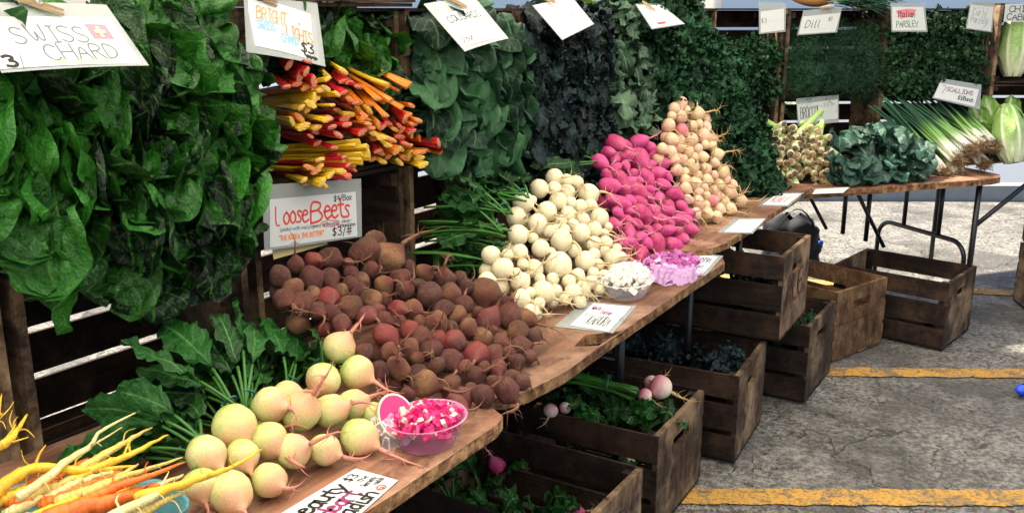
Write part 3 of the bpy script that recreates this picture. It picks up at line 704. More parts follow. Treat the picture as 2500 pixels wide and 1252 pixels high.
kk = {0: 1, 4: 3, 5: 1, 18: 1, 25: 4, 27: 4, 14: 4, 37: 1, 38: 1, 45: 4, 20: 4, 23: 4, 33: 4}
BTL = [(*t, None, kk.get(i)) for i, t in enumerate(BTL)]
BTL = fill([(700, 640), (860, 640), (940, 610), (1060, 650), (1200, 700), (1310, 800), (1290, 880), (1270, 960), (1200, 985), (1050, 960), (960, 900), (930, 800), (800, 770), (690, 730), (670, 640)], BTL, lambda x, y: 22, 52, 12, .66, .24)
heap('beet', PB, BTL, (.55, .025, .58), 'beet heap', 'loose beets heaped in front of their crate', (.6, .5, .5), 11, ['dusty brown beet', 'tan beet', 'dark soil covered beet', 'dusty maroon beet', 'scrubbed red beet', 'dark brown beet', 'round dusty beet', 'pale tan beet'], core=1, rjit=1.0, sq=.26)
# ============================================================ CARROTS AND THEIR BASKETS
def _uvy(t):
    s_ = t.node('ShaderNodeSeparateXYZ'); t.link(t.coord('UV'), s_.inputs[0]); return s_.outputs[1]
def carrot_mat(name, a, b, tip):
    t = NT(name, .4, .4); co = t.coord(); nz = t.noise(30, 4, .6, co)
    cc_ = t.mix(t.smooth(nz, .35, .7), a, b); cc_ = t.mix(t.math('MULTIPLY', t.smooth(t.noise(70, 4, .7, co), .56, .68), .45), cc_, c4(.30, .16, .05)); rg_ = t.math('SINE', t.math('MULTIPLY', _uvy(t), 90.0)); t.color(cc_); t.bump(t.math('ADD', t.noise(90, 3), t.math('MULTIPLY', rg_, .3)), .6, .004); return t.m
MC = {'orange': carrot_mat('orange_carrot', c4(.86, .20, .02), c4(.72, .13, .02), 0), 'yellow': carrot_mat('yellow_carrot', c4(.86, .56, .04), c4(.72, .42, .03), 0), 'white': carrot_mat('white_carrot', c4(.80, .72, .34), c4(.66, .55, .22), 0), 'tan': carrot_mat('pale_gold_carrot', c4(.72, .54, .14), c4(.60, .42, .10), 0)}
CARR = [('yellow', [(-60, 1240), (25, 1172), (82, 1142), (185, 1148), (262, 1143), (330, 1135)], 19, .885, 'thick yellow carrot with a long thin tail lying over the others', [((85, 1142), (95, 1110), (112, 1085))]),
        ('orange', [(30, 1222), (95, 1175), (160, 1150), (215, 1118)], 17, .86, 'orange carrot half hidden under yellow ones', []),
        ('white', [(40, 1218), (95, 1180), (170, 1120), (218, 1090), (250, 1050), (350, 998)], 12, .89, 'white carrot with a hair thin tail rising over the greens', [((218, 1090), (262, 1065), (298, 1042))]),
        ('tan', [(165, 1165), (225, 1128), (300, 1082), (370, 1044)], 14, .875, 'pale gold carrot pointing up into the radish leaves', []),
        ('yellow', [(150, 1190), (240, 1140), (320, 1108), (410, 1060)], 15, .87, 'bright yellow carrot ending below the radish leaves', [((300, 1115), (315, 1080), (325, 1068))]),
        ('white', [(100, 1232), (170, 1188), (230, 1165), (300, 1142)], 15, .865, 'knobbly white carrot next to the basket rim', [((250, 1160), (262, 1190), (245, 1215))]),
        ('orange', [(-40, 1230), (30, 1226), (100, 1222)], 15, .86, 'stubby orange carrot low in the corner basket', []),
        ('tan', [(-20, 1250), (60, 1215), (150, 1180), (230, 1150)], 13, .85, 'dull gold carrot at the bottom of the basket', []),
        ('orange', [(110, 1275), (190, 1240), (270, 1220), (350, 1195), (425, 1180)], 30, .875, 'fat bright orange carrot in the front basket', []),
        ('yellow', [(330, 1215), (425, 1188), (500, 1163), (570, 1138), (640, 1095)], 13, .885, 'yellow carrot reaching across to the radishes', []),
        ('orange', [(190, 1232), (280, 1190), (360, 1162), (450, 1128)], 14, .885, 'slim orange carrot on top of the front basket', []),
        ('tan', [(200, 1210), (290, 1168), (370, 1142), (445, 1115)], 10, .88, 'thin pale gold carrot beside the slim orange one', []),
        ('white', [(255, 1275), (320, 1238), (375, 1212), (410, 1187), (447, 1186)], 16, .88, 'whitish carrot along the front rim', [((385, 1205), (400, 1175), (412, 1150)), ((300, 1250), (284, 1225), (290, 1205))]),
        ('tan', [(330, 1262), (400, 1222), (460, 1196)], 11, .87, 'small pale carrot at the near end of the front basket', []),
        ('orange', [(60, 1285), (160, 1262), (260, 1238)], 22, .86, 'orange carrot cut off by the lower frame edge', []),
        ('yellow', [(-40, 1105), (12, 1082), (38, 1055), (66, 1010)], 13, .95, 'yellow carrot tip sticking in at the picture edge', [((15, 1082), (40, 1076), (70, 1066)), ((10, 1075), (30, 1050), (38, 1035))]),
        ('yellow', [(-30, 1075), (-8, 1030), (4, 960)], 6, .95, 'very thin carrot tail standing up at the picture edge', [((-10, 1030), (20, 1000), (34, 980))])]
_cl = ['deep in the corner basket', 'under the thick yellow one', 'beside the knobbly white one', 'in the middle of the front basket', 'against the basket wall', 'below the slim orange one', 'at the back of the front basket', 'near the bottom edge', 'under the fat orange one', 'beside the radishes', 'close to the basket corner', 'across the two baskets']
for _i, (_c, _x, _y) in enumerate((('yellow', 20, 1205), ('orange', 60, 1200), ('tan', 110, 1195), ('orange', 180, 1235), ('white', 60, 1232), ('yellow', 230, 1225), ('orange', 150, 1210), ('yellow', 100, 1250), ('tan', 240, 1250), ('white', 300, 1220), ('yellow', -10, 1222), ('tan', 190, 1205))):
    CARR.append((_c, [(_x - 50, _y + 24), (_x + 10, _y), (_x + 75, _y - 30), (_x + 150, _y - 62 - 6 * (_i % 3))], 15 + _i % 4, .858 + .004 * (_i % 4), f"{_c} carrot lying {_cl[_i]}".replace('tan', 'pale gold'), []))
for col, pts, r, z, lab, forks in CARR:
    mb = MB()
    def path(pp, r0, r1, zz, n=7):
        P3 = [P(x, y, zz + .012 * sin(i)) for i, (x, y) in enumerate(pp)]
        # resample
        ts = np.linspace(0, len(P3) - 1, 18); pts3 = []
        for t_ in ts:
            i = min(int(t_), len(P3) - 2); f_ = t_ - i
            a = P3[max(i - 1, 0)]; b = P3[i]; c = P3[i + 1]; d = P3[min(i + 2, len(P3) - 1)]
            pts3.append(.5 * (2 * b + (c - a) * f_ + (2 * a - 5 * b + 4 * c - d) * f_ ** 2 + (3 * b - a - 3 * c + d) * f_ ** 3))
        pts3 = [q_ + RNG.normal(size=3) * r0 * .07 for q_ in pts3]; s_ = np.linspace(0, 1, 18); rad = r0 * (1 - s_) ** .8 * np.where(s_ < .05, .75, 1) + r1
        rad = rad * (1 + .07 * np.sin(s_ * 40 + r0 * 900) + RNG.normal(size=18) * .05)
        mb.tube(pts3, rad, n)
    sc = scale_at(P(pts[0][0], pts[0][1], z)); path(pts, r * sc, .0009, z, 10)
    for h_ in range(3):
        i_ = int(RNG.integers(1, len(pts) - 1)) if len(pts) > 2 else 0; x0_, y0_ = pts[i_]; a_ = RNG.uniform(-2.6, .4); l_ = RNG.uniform(18, 55)
        path([(x0_, y0_), (x0_ + l_ * .5 * cos(a_), y0_ + l_ * .5 * sin(a_) - 4), (x0_ + l_ * cos(a_ + .4), y0_ + l_ * sin(a_ + .4))], .0011, .0004, z + .003, 4)
    for fk in forks: path(fk, r * sc * .22, .0006, z + .004, 5)
    tag(build(mb, 'carrot', MC[col], origin=P(*pts[1], z)), lab, 'carrot', 'mixed carrots in paper baskets')
M_pulp = plain('teal_paper_pulp', c4(.13, .36, .40), .9, .1, nz=.3, nscale=60)
def basket(px, py, ax, L_, W_, z0, label):
    c = P(px, py, z0); ax = unit(A(*ax, 0)); ay = A(-ax[1], ax[0], 0); H_ = .085
    mb = MB(); prof = [(.78, 0, 0), (.80, 0, .001), (1.0, 0, H_), (1.05, 0, H_ + .003), (1.05, 0, H_ - .004), (.97, 0, H_ - .004), (.77, 0, .006), (0, 0, .006)]
    G = np.zeros((len(prof), 32, 3))
    for i, (s_, _, z) in enumerate(prof):
        for j in range(32):
            a = 2 * pi * j / 32; ca, sa = cos(a), sin(a); k = (abs(ca) ** 5 + abs(sa) ** 5) ** (-1 / 5)
            G[i, j] = c + ax * ca * k * L_ / 2 * s_ + ay * sa * k * W_ / 2 * s_ + Zv * (z - H_ + .004 * sin(a * 3 + px))
    mb.grid(G, closed=True); tag(build(mb, 'paper_basket', M_pulp, origin=c - Zv * H_), label, 'basket', 'teal paper baskets of carrots')
basket(95, 1218, (.62, .78), .20, .13, .845, 'teal paper basket at the picture corner heaped with yellow carrots')
basket(265, 1262, (.62, .78), .20, .13, .845, 'teal paper basket in front of the other, with fat orange carrots')
# ============================================================ BOWLS OF SAMPLES
def plastic_mat(name, col, a):
    t = NT(name, .08, .8); t.color(col)
    fr = t.node('ShaderNodeFresnel'); fr.inputs[0].default_value = 1.45
    t.link(t.math('ADD', t.math('MULTIPLY', fr.outputs[0], .5), a, clamp=True), t.b.inputs['Alpha']); return t.m
M_clear = plastic_mat('clear_plastic', c4(.85, .85, .88), .14)
M_clear_p = plastic_mat('pink_tinted_plastic', c4(.85, .35, .60), .10)
M_clear_v = plastic_mat('violet_tinted_plastic', c4(.62, .35, .75), .30)
M_wrap = plastic_mat('clear_wrap', c4(.85, .82, .84), .14); M_wrapv = plastic_mat('violet_film', c4(.55, .30, .60), .02)
def fluted_bowl(c, r, h, mat, label, oval=(1, 1), yaw=0):
    mb = MB(); n = 96; rings = [(0, 0), (.66, 0), (.70, .02), (.84, .5), (.96, .93), (1.02, 1.0), (1.04, .97)]
    G = np.zeros((len(rings), n, 3))
    for i, (s_, z) in enumerate(rings):
        for j in range(n):
            a = 2 * pi * j / n; fl = 1 + (.018 * sin(a * 32) if .1 < z < .95 else 0)
            x, y = s_ * fl * r * oval[0] * cos(a), s_ * fl * r * oval[1] * sin(a)
            G[i, j] = c + A(x * cos(yaw) - y * sin(yaw), x * sin(yaw) + y * cos(yaw), z * h + .001)
    mb.grid(G, closed=True); return tag(build(mb, 'plastic_bowl', mat, origin=c), label, 'bowl', 'clear plastic sample bowls on the tables')
def chunks(c, r, h, n, mats, seed, size, label, dome=.5, oval=(1, 1), yaw=0, stick=1.6):
    rg = np.random.default_rng(seed); mbs = [MB() for _ in mats]
    for i in range(n):
        rr = r * .80 * sqrt(rg.uniform()); a = rg.uniform(0, 6.28); zt = h * .75 + dome * h * (1 - (rr / r) ** 2)
        z = zt * (1 - .55 * rg.uniform() ** 2); lim = (.62 + .3 * min(1, z / h)) * r; rr = min(rr, lim)
        x, y = rr * oval[0] * cos(a), rr * oval[1] * sin(a); ax = unit(rg.normal(size=3)); ay = unit(np.cross(ax, rg.normal(size=3)))
        k = int(rg.choice(len(mats), p=[.8, .2] if len(mats) == 2 else None)); s_ = size * rg.uniform(.7, 1.3)
        mbs[k].box(c + A(x * cos(yaw) - y * sin(yaw), x * sin(yaw) + y * cos(yaw), z + .006), (s_ * stick, s_, s_ * .7), ax, ay, np.cross(ax, ay), taper=.15)
    o = build(mbs[0], 'radish_pieces', mats[0], smooth=False, origin=c); tag(o, label, 'chopped radish', kind='stuff')
    for k in range(1, len(mats)): build(mbs[k], 'pale_pieces', mats[k], o, smooth=False, origin=c)
def wrap(c, pts, seed, label, mat=None, amp=.008, size=(.12, .08), yaw=0, h=.05, dome=True):
    """crumpled sheet of clear film"""
    rg = np.random.default_rng(seed); n, m = 34, 26; G = np.zeros((n, m, 3)); ph = rg.uniform(0, 6.28, (14,)); kx = rg.uniform(-9, 9, (14, 2))
    for i in range(n):
        for j in range(m):
            u, v = i / (n - 1) * 2 - 1, j / (m - 1) * 2 - 1
            z = sum(abs(sin((kx[k, 0] * u + kx[k, 1] * v) * 1.6 + ph[k])) for k in range(14)) / 14 - .5
            e_ = max(abs(u), abs(v)); zz = h * ((1 - e_ ** 3) if dome else (.4 + .5 * u)) + amp * 9 * z
            x, y = size[0] * u * (1 + .08 * sin(5 * v + ph[0])), size[1] * v * (1 + .1 * sin(4 * u + ph[1]))
            G[i, j] = c + A(x * cos(yaw) - y * sin(yaw), x * sin(yaw) + y * cos(yaw), max(zz, .002))
    mb = MB(); mb.grid(G); return tag(build(mb, 'plastic_wrap', mat or M_wrap, origin=c), label, 'plastic wrap', 'clumps of clear wrap around the sample bowls')
m_hot = plain('magenta_flesh', c4(.86, .03, .22), .35, nz=.35, nscale=40); m_palep = plain('cream_pink_flesh', c4(.88, .62, .50), .4)
m_wht = plain('white_flesh', c4(.90, .86, .74), .4, nz=.06); m_vio = plain('violet_flesh', c4(.55, .13, .42), .4, nz=.5, nscale=60); m_vio2 = plain('pale_violet_flesh', c4(.74, .42, .66), .4)
yw = pi / 2 - th
cb = P(1045, 1082, TH); fluted_bowl(cb, .082, .058, M_clear_p, 'round clear bowl heaped with hot pink radish sticks', (1, .86), yw)
chunks(cb, .082, .052, 260, [m_hot, m_palep], 1, .0085, 'heap of hot pink and cream radish sticks in a clear bowl', .55, (1, .86), yw, 2.6)
wrap(P(948, 1078, TH), None, 2, 'crumpled clear wrap beside the hot pink radish pieces', None, .005, (.052, .045), yw, .045, True)
cw = P(1532, 722, TH); fluted_bowl(cw, .094, .05, M_clear, 'clear fluted bowl full of chopped white turnip', (1, .75), yw)
chunks(cw, .094, .05, 230, [m_wht], 3, .013, 'white chopped turnip heaped in a fluted bowl', 1.0, (1, .75), yw, 1.5)
wrap(P(1478, 712, TH), None, 4, 'crumpled clear wrap pressed against the white turnip bowl', None, .005, (.065, .05), yw + .3, .05, True)
cv = P(1640, 680, TH); fluted_bowl(cv, .108, .055, M_clear_v, 'violet tinted bowl of shredded purple radish', (1, .78), yw)
chunks(cv, .108, .055, 170, [m_vio, m_vio2], 5, .015, 'shredded purple radish in the wrapped violet bowl', .45, (1, .78), yw, 1.8)
wrap(P(1640, 676, TH + .045), None, 6, 'clear wrap stretched over the bowl of purple radish', M_wrapv, .0028, (.098, .072), yw, .022, True)
# the halved watermelon radish beside the bowl
e = empty('halved_radish', P(968, 1015, TH + .05), 'halved watermelon radish showing its hot pink inside above the bowl', 'radish')
dirn = unit(A(.55, -.62, .55)); xx = unit(np.cross(dirn, Zv)); yy = np.cross(dirn, xx); rr = .040
G = np.zeros((9, 24, 3)); 
for i in range(9):
    a = pi / 2 * i / 8
    for j in range(24): G[i, j] = -dirn * rr * cos(a) + (xx * cos(j * pi / 12) + yy * 1.15 * sin(j * pi / 12)) * rr * sin(a)
mb = MB(); mb.grid(G, closed=True); build(mb, 'rind', m_wm, e)
G = np.zeros((4, 24, 3))
for i, s_ in enumerate((1.0, .93, .90, 0)):
    for j in range(24): G[i, j] = dirn * (.0006 if i == 0 else .0012) + (xx * cos(j * pi / 12) + yy * 1.15 * sin(j * pi / 12)) * rr * s_
mb = MB(); mb.grid(G[:3], closed=True); build(mb, 'pale_ring', m_palep, e)
mb = MB(); mb.grid(G[2:], closed=True); build(mb, 'flesh', m_hot, e)
# ============================================================ LEAFY GREENS
def bez(a, c, b, n):
    t = np.linspace(0, 1, n)[:, None]; return a * (1 - t) ** 2 + 2 * c * t * (1 - t) + b * t ** 2
STY = {  # nu, nv, petiole share, cup, ruffle amplitude, ruffle cycles, fine ruffle, profile power, lobes
 'chard': (30, 15, .18, .35, .11, 2.3, .045, (.44, .30), 0), 'collard': (24, 13, .22, .35, .13, 2.6, .035, (.5, .36), 0), 'kale': (24, 7, .12, .3, .20, 5.0, .10, (.6, .5), .12),
 'darkkale': (26, 7, .15, .6, .14, 4.0, .10, (.5, .45), 0), 'russian': (26, 7, .25, .2, .16, 3.0, .08, (.8, .8), .42), 'radish': (22, 9, .42, .2, .09, 3.0, .05, (.9, .42), .22),
 'broccoli': (20, 11, .25, .25, .10, 2.4, .04, (.65, .42), .08), 'napa': (16, 9, .03, .5, .10, 3.5, .06, (.45, .5), 0)}
WR = {'chard': .055, 'collard': .03, 'radish': .03, 'darkkale': .05, 'kale': .05, 'broccoli': .015, 'napa': .03}
FRILL = {'kale': (40, .010), 'darkkale': (30, .008)}
def add_leaf(lm, sm, a, c, b, Wd, sty, nh, rg, stem_r=.003, fold=None):
    nu, nv, pet, cup, ra, rc, rf, (p1, p2), lob = STY[sty]
    n_all = 40; C = bez(np.asarray(a, float), np.asarray(c, float), np.asarray(b, float), n_all)
    k0 = int(pet * n_all)
    if sm is not None and k0 > 1: sm.tube(C[:k0 + 2:max(1, k0 // 5)] if k0 > 6 else C[:k0 + 2], stem_r, 5, tone=rg.uniform(.3, .7))
    idx = np.linspace(k0, n_all - 1, nu); i0 = np.clip(idx.astype(int), 0, n_all - 2); f_ = (idx - i0)[:, None]
    L = C[i0] * (1 - f_) + C[i0 + 1] * f_
    T = np.gradient(L, axis=0); T /= np.linalg.norm(T, axis=1)[:, None] + 1e-9
    Nn = np.asarray(nh, float)[None, :] - T * (T @ np.asarray(nh, float))[:, None]
    Nn /= np.linalg.norm(Nn, axis=1)[:, None] + 1e-9
    S = np.cross(T, Nn)
    s = np.linspace(0, 1, nu); pw = np.where(s < .55, np.sin(np.pi * np.clip(s / 1.1, 0, 1)) ** p1, np.sin(np.pi * np.clip((s - .55) / .9 + .5, 0, 1)) ** p2)
    pw = np.clip(pw, .04, 1)
    if lob: pw = pw * (1 - lob * (.5 + .5 * np.sin(s * 6.28 * (5 if sty != 'kale' else 9) + rg.uniform(0, 6))) * (s < .9))
    hw = Wd / 2 * pw
    v = np.linspace(-1, 1, nv); ph1, ph2, ph3, ph4 = rg.uniform(0, 6.28, 4); rc = rc * rg.uniform(.8, 1.2)
    av = np.abs(v)[None, :]; sg = np.sign(v)[None, :]
    cu = cup * rg.uniform(.3, 1.5) * (1 if rg.uniform() < .8 else -1)
    side = v[None, :] * hw[:, None] * np.cos(cu * av)
    up = av * hw[:, None] * np.sin(cu) * av
    ss = s[:, None]
    ruf = ra * Wd * av ** 1.6 * np.sin(6.28 * rc * ss + np.where(sg > 0, ph1, ph2)) * np.minimum(1, 6 * ss + .2)
    ruf = ruf + rf * Wd * av ** 1.2 * np.sin(6.28 * rc * 2.3 * ss + ph3 + 3 * sg + 4 * av)
    ruf = ruf + .035 * Wd * np.sin(5 * av * 3 + 9 * ss + ph4)
    w1, w2, w3, w4 = rg.uniform(0, 6.28, 4)
    ruf = ruf + WR.get(sty, 0) * Wd * (np.sin(11 * ss + 5 * v[None, :] + w1) * np.sin(7 * v[None, :] - 4 * ss + w2) + .7 * np.sin(19 * ss - 8 * v[None, :] + w3) * np.sin(13 * v[None, :] + w4))
    along = .06 * Wd * av * np.cos(6.28 * rc * ss + ph1)
    G = L[:, None, :] + S[:, None, :] * side[..., None] + Nn[:, None, :] * (up + ruf)[..., None] + T[:, None, :] * along[..., None]
    if sty in FRILL:
        nf, fs = FRILL[sty]
        for _ in range(nf):
            i = int(rg.integers(1, nu)); j = int(rg.choice([0, 0, 1, nv - 2, nv - 1, nv - 1, int(rg.integers(nv))])); q = G[i, j] + rg.normal(size=3) * fs * .5; f = unit(rg.normal(size=3) + Nn[i] * .8); a_ = unit(np.cross(f, rg.normal(size=3))); b_ = np.cross(f, a_); s2 = fs * rg.uniform(.6, 1.4)
            V = [q + (a_ * cos(t) + b_ * sin(t) * .8) * s2 * rg.uniform(.55, 1.1) + f * rg.uniform(-.45, .45) * s2 for t in np.arange(6) * 1.047] + [q + f * s2 * .2]; lm.add(V, [(k, (k + 1) % 6, 6) for k in range(6)], None, rg.uniform(.1, 1.0))
    uu, vv = np.meshgrid(np.linspace(0, 1, nv), s); lm.grid(G, tone=float(rg.uniform(.15, .85)), UV=np.stack([uu, vv], -1))
def bunch(name, label, cat, group, origin, leaves, sty, mat, smat, seed, stem_r=.003, tie=True, tie_at=.12):
    """leaves: (base, control, tip, width, normal hint)"""
    rg = np.random.default_rng(seed); e = empty(name, origin, label, cat, group); lm, sm = MB(), MB()
    for (a, c, b, w, nh) in leaves: add_leaf(lm, sm, a, c, b, w, sty, nh, rg, stem_r)
    build(lm, 'leaves', mat, e, origin=origin)
    if sm.n: build(sm, 'stems', smat, e, origin=origin)
    if tie and sm.n:
        a = np.mean([bez(np.asarray(l[0]), np.asarray(l[1]), np.asarray(l[2]), 20)[int(tie_at * 20)] for l in leaves], axis=0)
        d = unit(np.mean([np.asarray(l[1]) - np.asarray(l[0]) for l in leaves], axis=0)); x = unit(np.cross(d, Zv + .01)); y = np.cross(d, x); r_ = max(.012, stem_r * 1.15 * sqrt(len(leaves)) + .004)
        k = np.linspace(0, 2 * pi, 15); mb = MB(); mb.tube([a + (x * cos(t) + y * sin(t)) * r_ for t in k], .0022, 5, cap=False); build(mb, 'tie', M_tie, e, origin=origin)
    return e
def mass(spots, nl, Lr, Wr, sty, mat, smat, labels, cat, group, seed, vout, Rf=R, nn=dn, dd=du, spread=.13, drop=.10, back=.26, name='bunch', stem_r=.004, lift=.03, up=.45):
    """bunches in or in front of a crate; spots = (u, w), vout(u, w) = how far the pile stands out"""
    rg = np.random.default_rng(seed)
    for k, (u, w) in enumerate(spots):
        base = Rf(u, max(-.27, vout(u, w) - back), w + rg.uniform(-.02, .02)); ls = []
        for i in range(nl):
            a = 2 * pi * (i + rg.uniform(-.4, .4)) / nl; r_ = spread * rg.uniform(.35, 1.25); L_ = rg.uniform(*Lr)
            uu, ww = u + r_ * cos(a), w + r_ * sin(a) * .9; ww2 = ww - drop * rg.uniform(.4, 1.7)
            ww2 = max(ww2, .02); tip = Rf(uu + rg.uniform(-.03, .03), vout(uu, ww2) + rg.uniform(-.02, .05), ww2)
            ctl = Rf(u + .75 * r_ * cos(a), vout(uu, ww) + L_ * .28, ww + lift + .4 * r_ * sin(a))
            nh = nn * (.75 + .38 * rg.normal()) + Zv * (up + .5 * r_ * sin(a) / spread) + dd * (cos(a) * .7 + .3 * rg.normal())
            ls.append((base + rg.normal(size=3) * .008, ctl, tip, rg.uniform(*Wr), unit(nh)))
        bunch(name, labels[k % len(labels)], cat, group, base, ls, sty, mat, smat, seed * 31 + k, stem_r)
def lab(fmt, words): return [fmt.replace('@', w) for w in words]
# green chard in the first crate, hanging well below its lip
sp_ = [(-.03, .72), (.13, .74), (.29, .74), (.44, .74), (.05, .62), (.20, .63), (.36, .64), (.46, .64), (-.02, .60), (.12, .53), (.26, .54), (.37, .54), (.43, .53), (.10, .47), (.21, .43), (.32, .42), (.40, .43)]
ch_l = ['green chard bunch below the swiss chard sign, at its corner', 'green chard bunch straight under the swiss chard sign', 'upright green chard bunch reaching the crate rim', 'green chard bunch with a broad leaf folding over the yellow stalks',
        'dark chard bunch under the lower edge of the swiss chard sign', 'bright leaved chard bunch in the middle of the crate', 'chard bunch with rounded blistered leaves beside the red stalks', 'chard bunch pressed against the rainbow stalks',
        'frilled pale chard bunch next to the crate post', 'chard bunch with yellow green veined leaves', 'dark drooping chard bunch in the centre of the pile', 'long leaved chard bunch in the middle above the light gaps', 'chard bunch at the pile edge right beside the beet sign',
        'lowest chard bunch beside the post, bright curled leaves', 'chard bunch hanging over the white light gaps', 'chard bunch hanging lowest over the radish greens', 'chard bunch hanging next to the beet crate']
vch = lambda u, w: .03 + .13 * max(0, .85 - w) - .10 * max(0, .40 - w)
mass(sp_, 8, (.16, .25), (.145, .205), 'chard', G_['chard'], M_stemd, ch_l, 'chard', 'bunches of green chard hanging from the first crate', 21, vch, name='chard_bunch', spread=.105, drop=.09)
# leaves standing behind the rainbow stalks
mass([(.74, .76), (.90, .75), (1.02, .70), (1.07, .58)], 12, (.14, .2), (.11, .16), 'chard', G_['chard'], M_stemd,
     ['chard leaves behind the bright lights sign', 'bright green chard leaves standing above the orange stalks', 'chard leaves against the dark crate side', 'low chard leaves beside the dark crate side'], 'chard', 'rainbow chard tops behind their stalks', 22, lambda u, w: -.03, name='chard_leaf_bunch', spread=.10, drop=.05, back=.14)
# rainbow stalks: each bunch has its stalks as parts
def stalk_mat(name, col):
    t = NT(name, .36, .45); s_ = t.node('ShaderNodeSeparateXYZ'); t.link(t.coord('UV'), s_.inputs[0]); nz = t.noise(18, 4, .6)
    rb = t.math('SINE', t.math('MULTIPLY', s_.outputs[0], 38.0)); c = t.mix(t.smooth(nz, .25, .55), tuple(x * .5 for x in col[:3]) + (1,), col)
    c = t.mix(t.math('MULTIPLY', t.smooth(rb, .3, 1.0), .30), c, tuple(min(1, x * 1.5 + .06) for x in col[:3]) + (1,)); c = t.mix(t.math('MULTIPLY', t.smooth(s_.outputs[1], .93, .99), .45), c, c4(.72, .42, .22)); t.color(c); t.bump(rb, .5, .002); return t.m
M_stalk = {'yellow': stalk_mat('yellow_stalk', c4(.88, .55, .012)), 'orange': stalk_mat('orange_stalk', c4(.88, .22, .008)), 'red': stalk_mat('red_stalk', c4(.52, .010, .010)), 'pink': stalk_mat('crimson_stalk', c4(.68, .012, .03))}
RB = [((735, 190), (690, 160), 'red', 'red chard stalks tucked under the bright lights sign'), ((800, 225), (700, 235), 'yellow', 'bright yellow chard stalks beside the broad green leaf'), ((755, 285), (690, 275), 'yellow', 'dull yellow chard stalks next to the leaf edge'),
      ((845, 210), (780, 175), 'red', 'red and orange chard stalks in the middle of the heap'), ((975, 240), (835, 160), 'orange', 'long orange chard stalks lying on top'), ((905, 275), (850, 215), 'orange', 'orange and yellow chard stalks under the long ones'),
      ((865, 290), (790, 285), 'red', 'crimson chard stalks at the heart of the heap'), ((905, 310), (840, 270), 'yellow', 'amber chard stalks right of the crimson ones'), ((1010, 300), (930, 275), 'orange', 'short amber stalks below the long orange ones'), ((975, 325), (930, 285), 'red', 'dark red chard stalks near the crate side'),
      ((800, 325), (720, 315), 'pink', 'crimson stalks with a pale cut end'), ((1070, 350), (970, 345), 'red', 'red and yellow stalks sticking out furthest'), ((945, 370), (885, 335), 'orange', 'orange stalks above the bottom row'), ((880, 375), (730, 380), 'yellow', 'yellow chard stalks lying low in the heap'),
      ((1010, 385), (955, 365), 'yellow', 'yellow and red stalks by the crate lip'), ((850, 408), (730, 405), 'pink', 'crimson and yellow stalks on the crate floor'), ((775, 420), (730, 420), 'yellow', 'stubby yellow stalks at the crate corner'), ((915, 350), (880, 320), 'red', 'short red stalks between the orange bundles')]
rg = np.random.default_rng(5)
for k, (tip, basep, main, lb) in enumerate(RB):
    p0 = R(.9, .10, 0); tp = on_plane(*tip, p0, dn); bp_ = on_plane(*basep, R(.9, -.05, 0), dn)
    bp_ = tp + (bp_ - tp) * 2.0
    e = empty('rainbow_chard_bunch', tp, lb, 'chard', 'bunches of rainbow chard with their cut stalks outwards')
    alt = {'yellow': ['yellow', 'yellow', 'yellow', 'orange'], 'orange': ['orange', 'orange', 'yellow'], 'red': ['red', 'red', 'orange', 'yellow', 'pink'], 'pink': ['pink', 'red', 'yellow']}[main]
    ax = unit(tp - bp_); sx = unit(np.cross(ax, Zv)); sy = np.cross(sx, ax)
    for i in range(8):
        a = i * 2.4; rr_ = .0105 * sqrt(i) + .001; of = sx * rr_ * cos(a) * 1.25 + sy * rr_ * sin(a)
        s0 = bp_ + of * .8 + rg.normal(size=3) * .002; s1 = tp + of * 1.25 + ax * rg.uniform(-.045, .014) + rg.normal(size=3) * .005
        mb = MB(); mid = (s0 + s1) / 2 + rg.normal(size=3) * .003
        pts = bez(s0, mid + rg.normal(size=3) * .009, s1, 7); pts = np.vstack([pts, pts[-1] + ax * .0012]); rad = np.linspace(.0085, .0115, 8) * rg.uniform(.75, 1.2); rad[-2] *= rg.uniform(1.1, 1.45); rad[-1] *= 1.1
        mb.tube(pts, rad, 8, flat=.45, up=unit(sy + rg.normal(size=3) * .6)); build(mb, 'stalk', M_stalk[alt[int(rg.integers(len(alt))) if rg.uniform() < .6 else 0]], e, origin=tp)
# collards
sp_ = [(1.25, .74), (1.40, .73), (1.55, .72), (1.22, .60), (1.38, .61), (1.54, .60), (1.24, .50), (1.40, .50), (1.56, .49), (1.48, .44)]
co_l = ['collard bunch beside the collards sign', 'collard bunch whose pale leaves stack under the sign', 'collard bunch with pale edged leaves at the kale side', 'round leaved collard bunch next to the crate side', 'collard bunch in the middle of its crate', 'collard bunch touching the dark kale',
        'low collard bunch above the turnip stems', 'blue green collard bunch in the bottom row', 'collard bunch hanging against the wooden post', 'lowest collard leaves drooping over the crate lip']
mass(sp_, 8, (.14, .22), (.12, .165), 'collard', G_['collard'], M_stem, co_l, 'collards', 'bunches of collards in the third crate', 23, lambda u, w: .04 + .08 * max(0, .8 - w), name='collard_bunch', spread=.09, drop=.07)
# dark crinkled kale
sp_ = [(u, w) for w in (.76, .64, .52, .40, .28) for u in (1.78, 1.92, 2.06, 2.19)]
dk = [f'{a} dark blue green kale bunch {b}' for b in ('near the crate rim', 'below the topmost ones', 'halfway down the pile', 'low in the pile', 'just above the magenta radishes') for a in ('collard side', 'inner', 'middle', 'frilly kale side')]
mass(sp_, 11, (.14, .2), (.05, .075), 'darkkale', G_['darkkale'], M_stemd, dk, 'kale', 'bunches of dark crinkled kale', 24, lambda u, w: .02 + .05 * max(0, .8 - w), name='dark_kale_bunch', spread=.085, drop=.09)
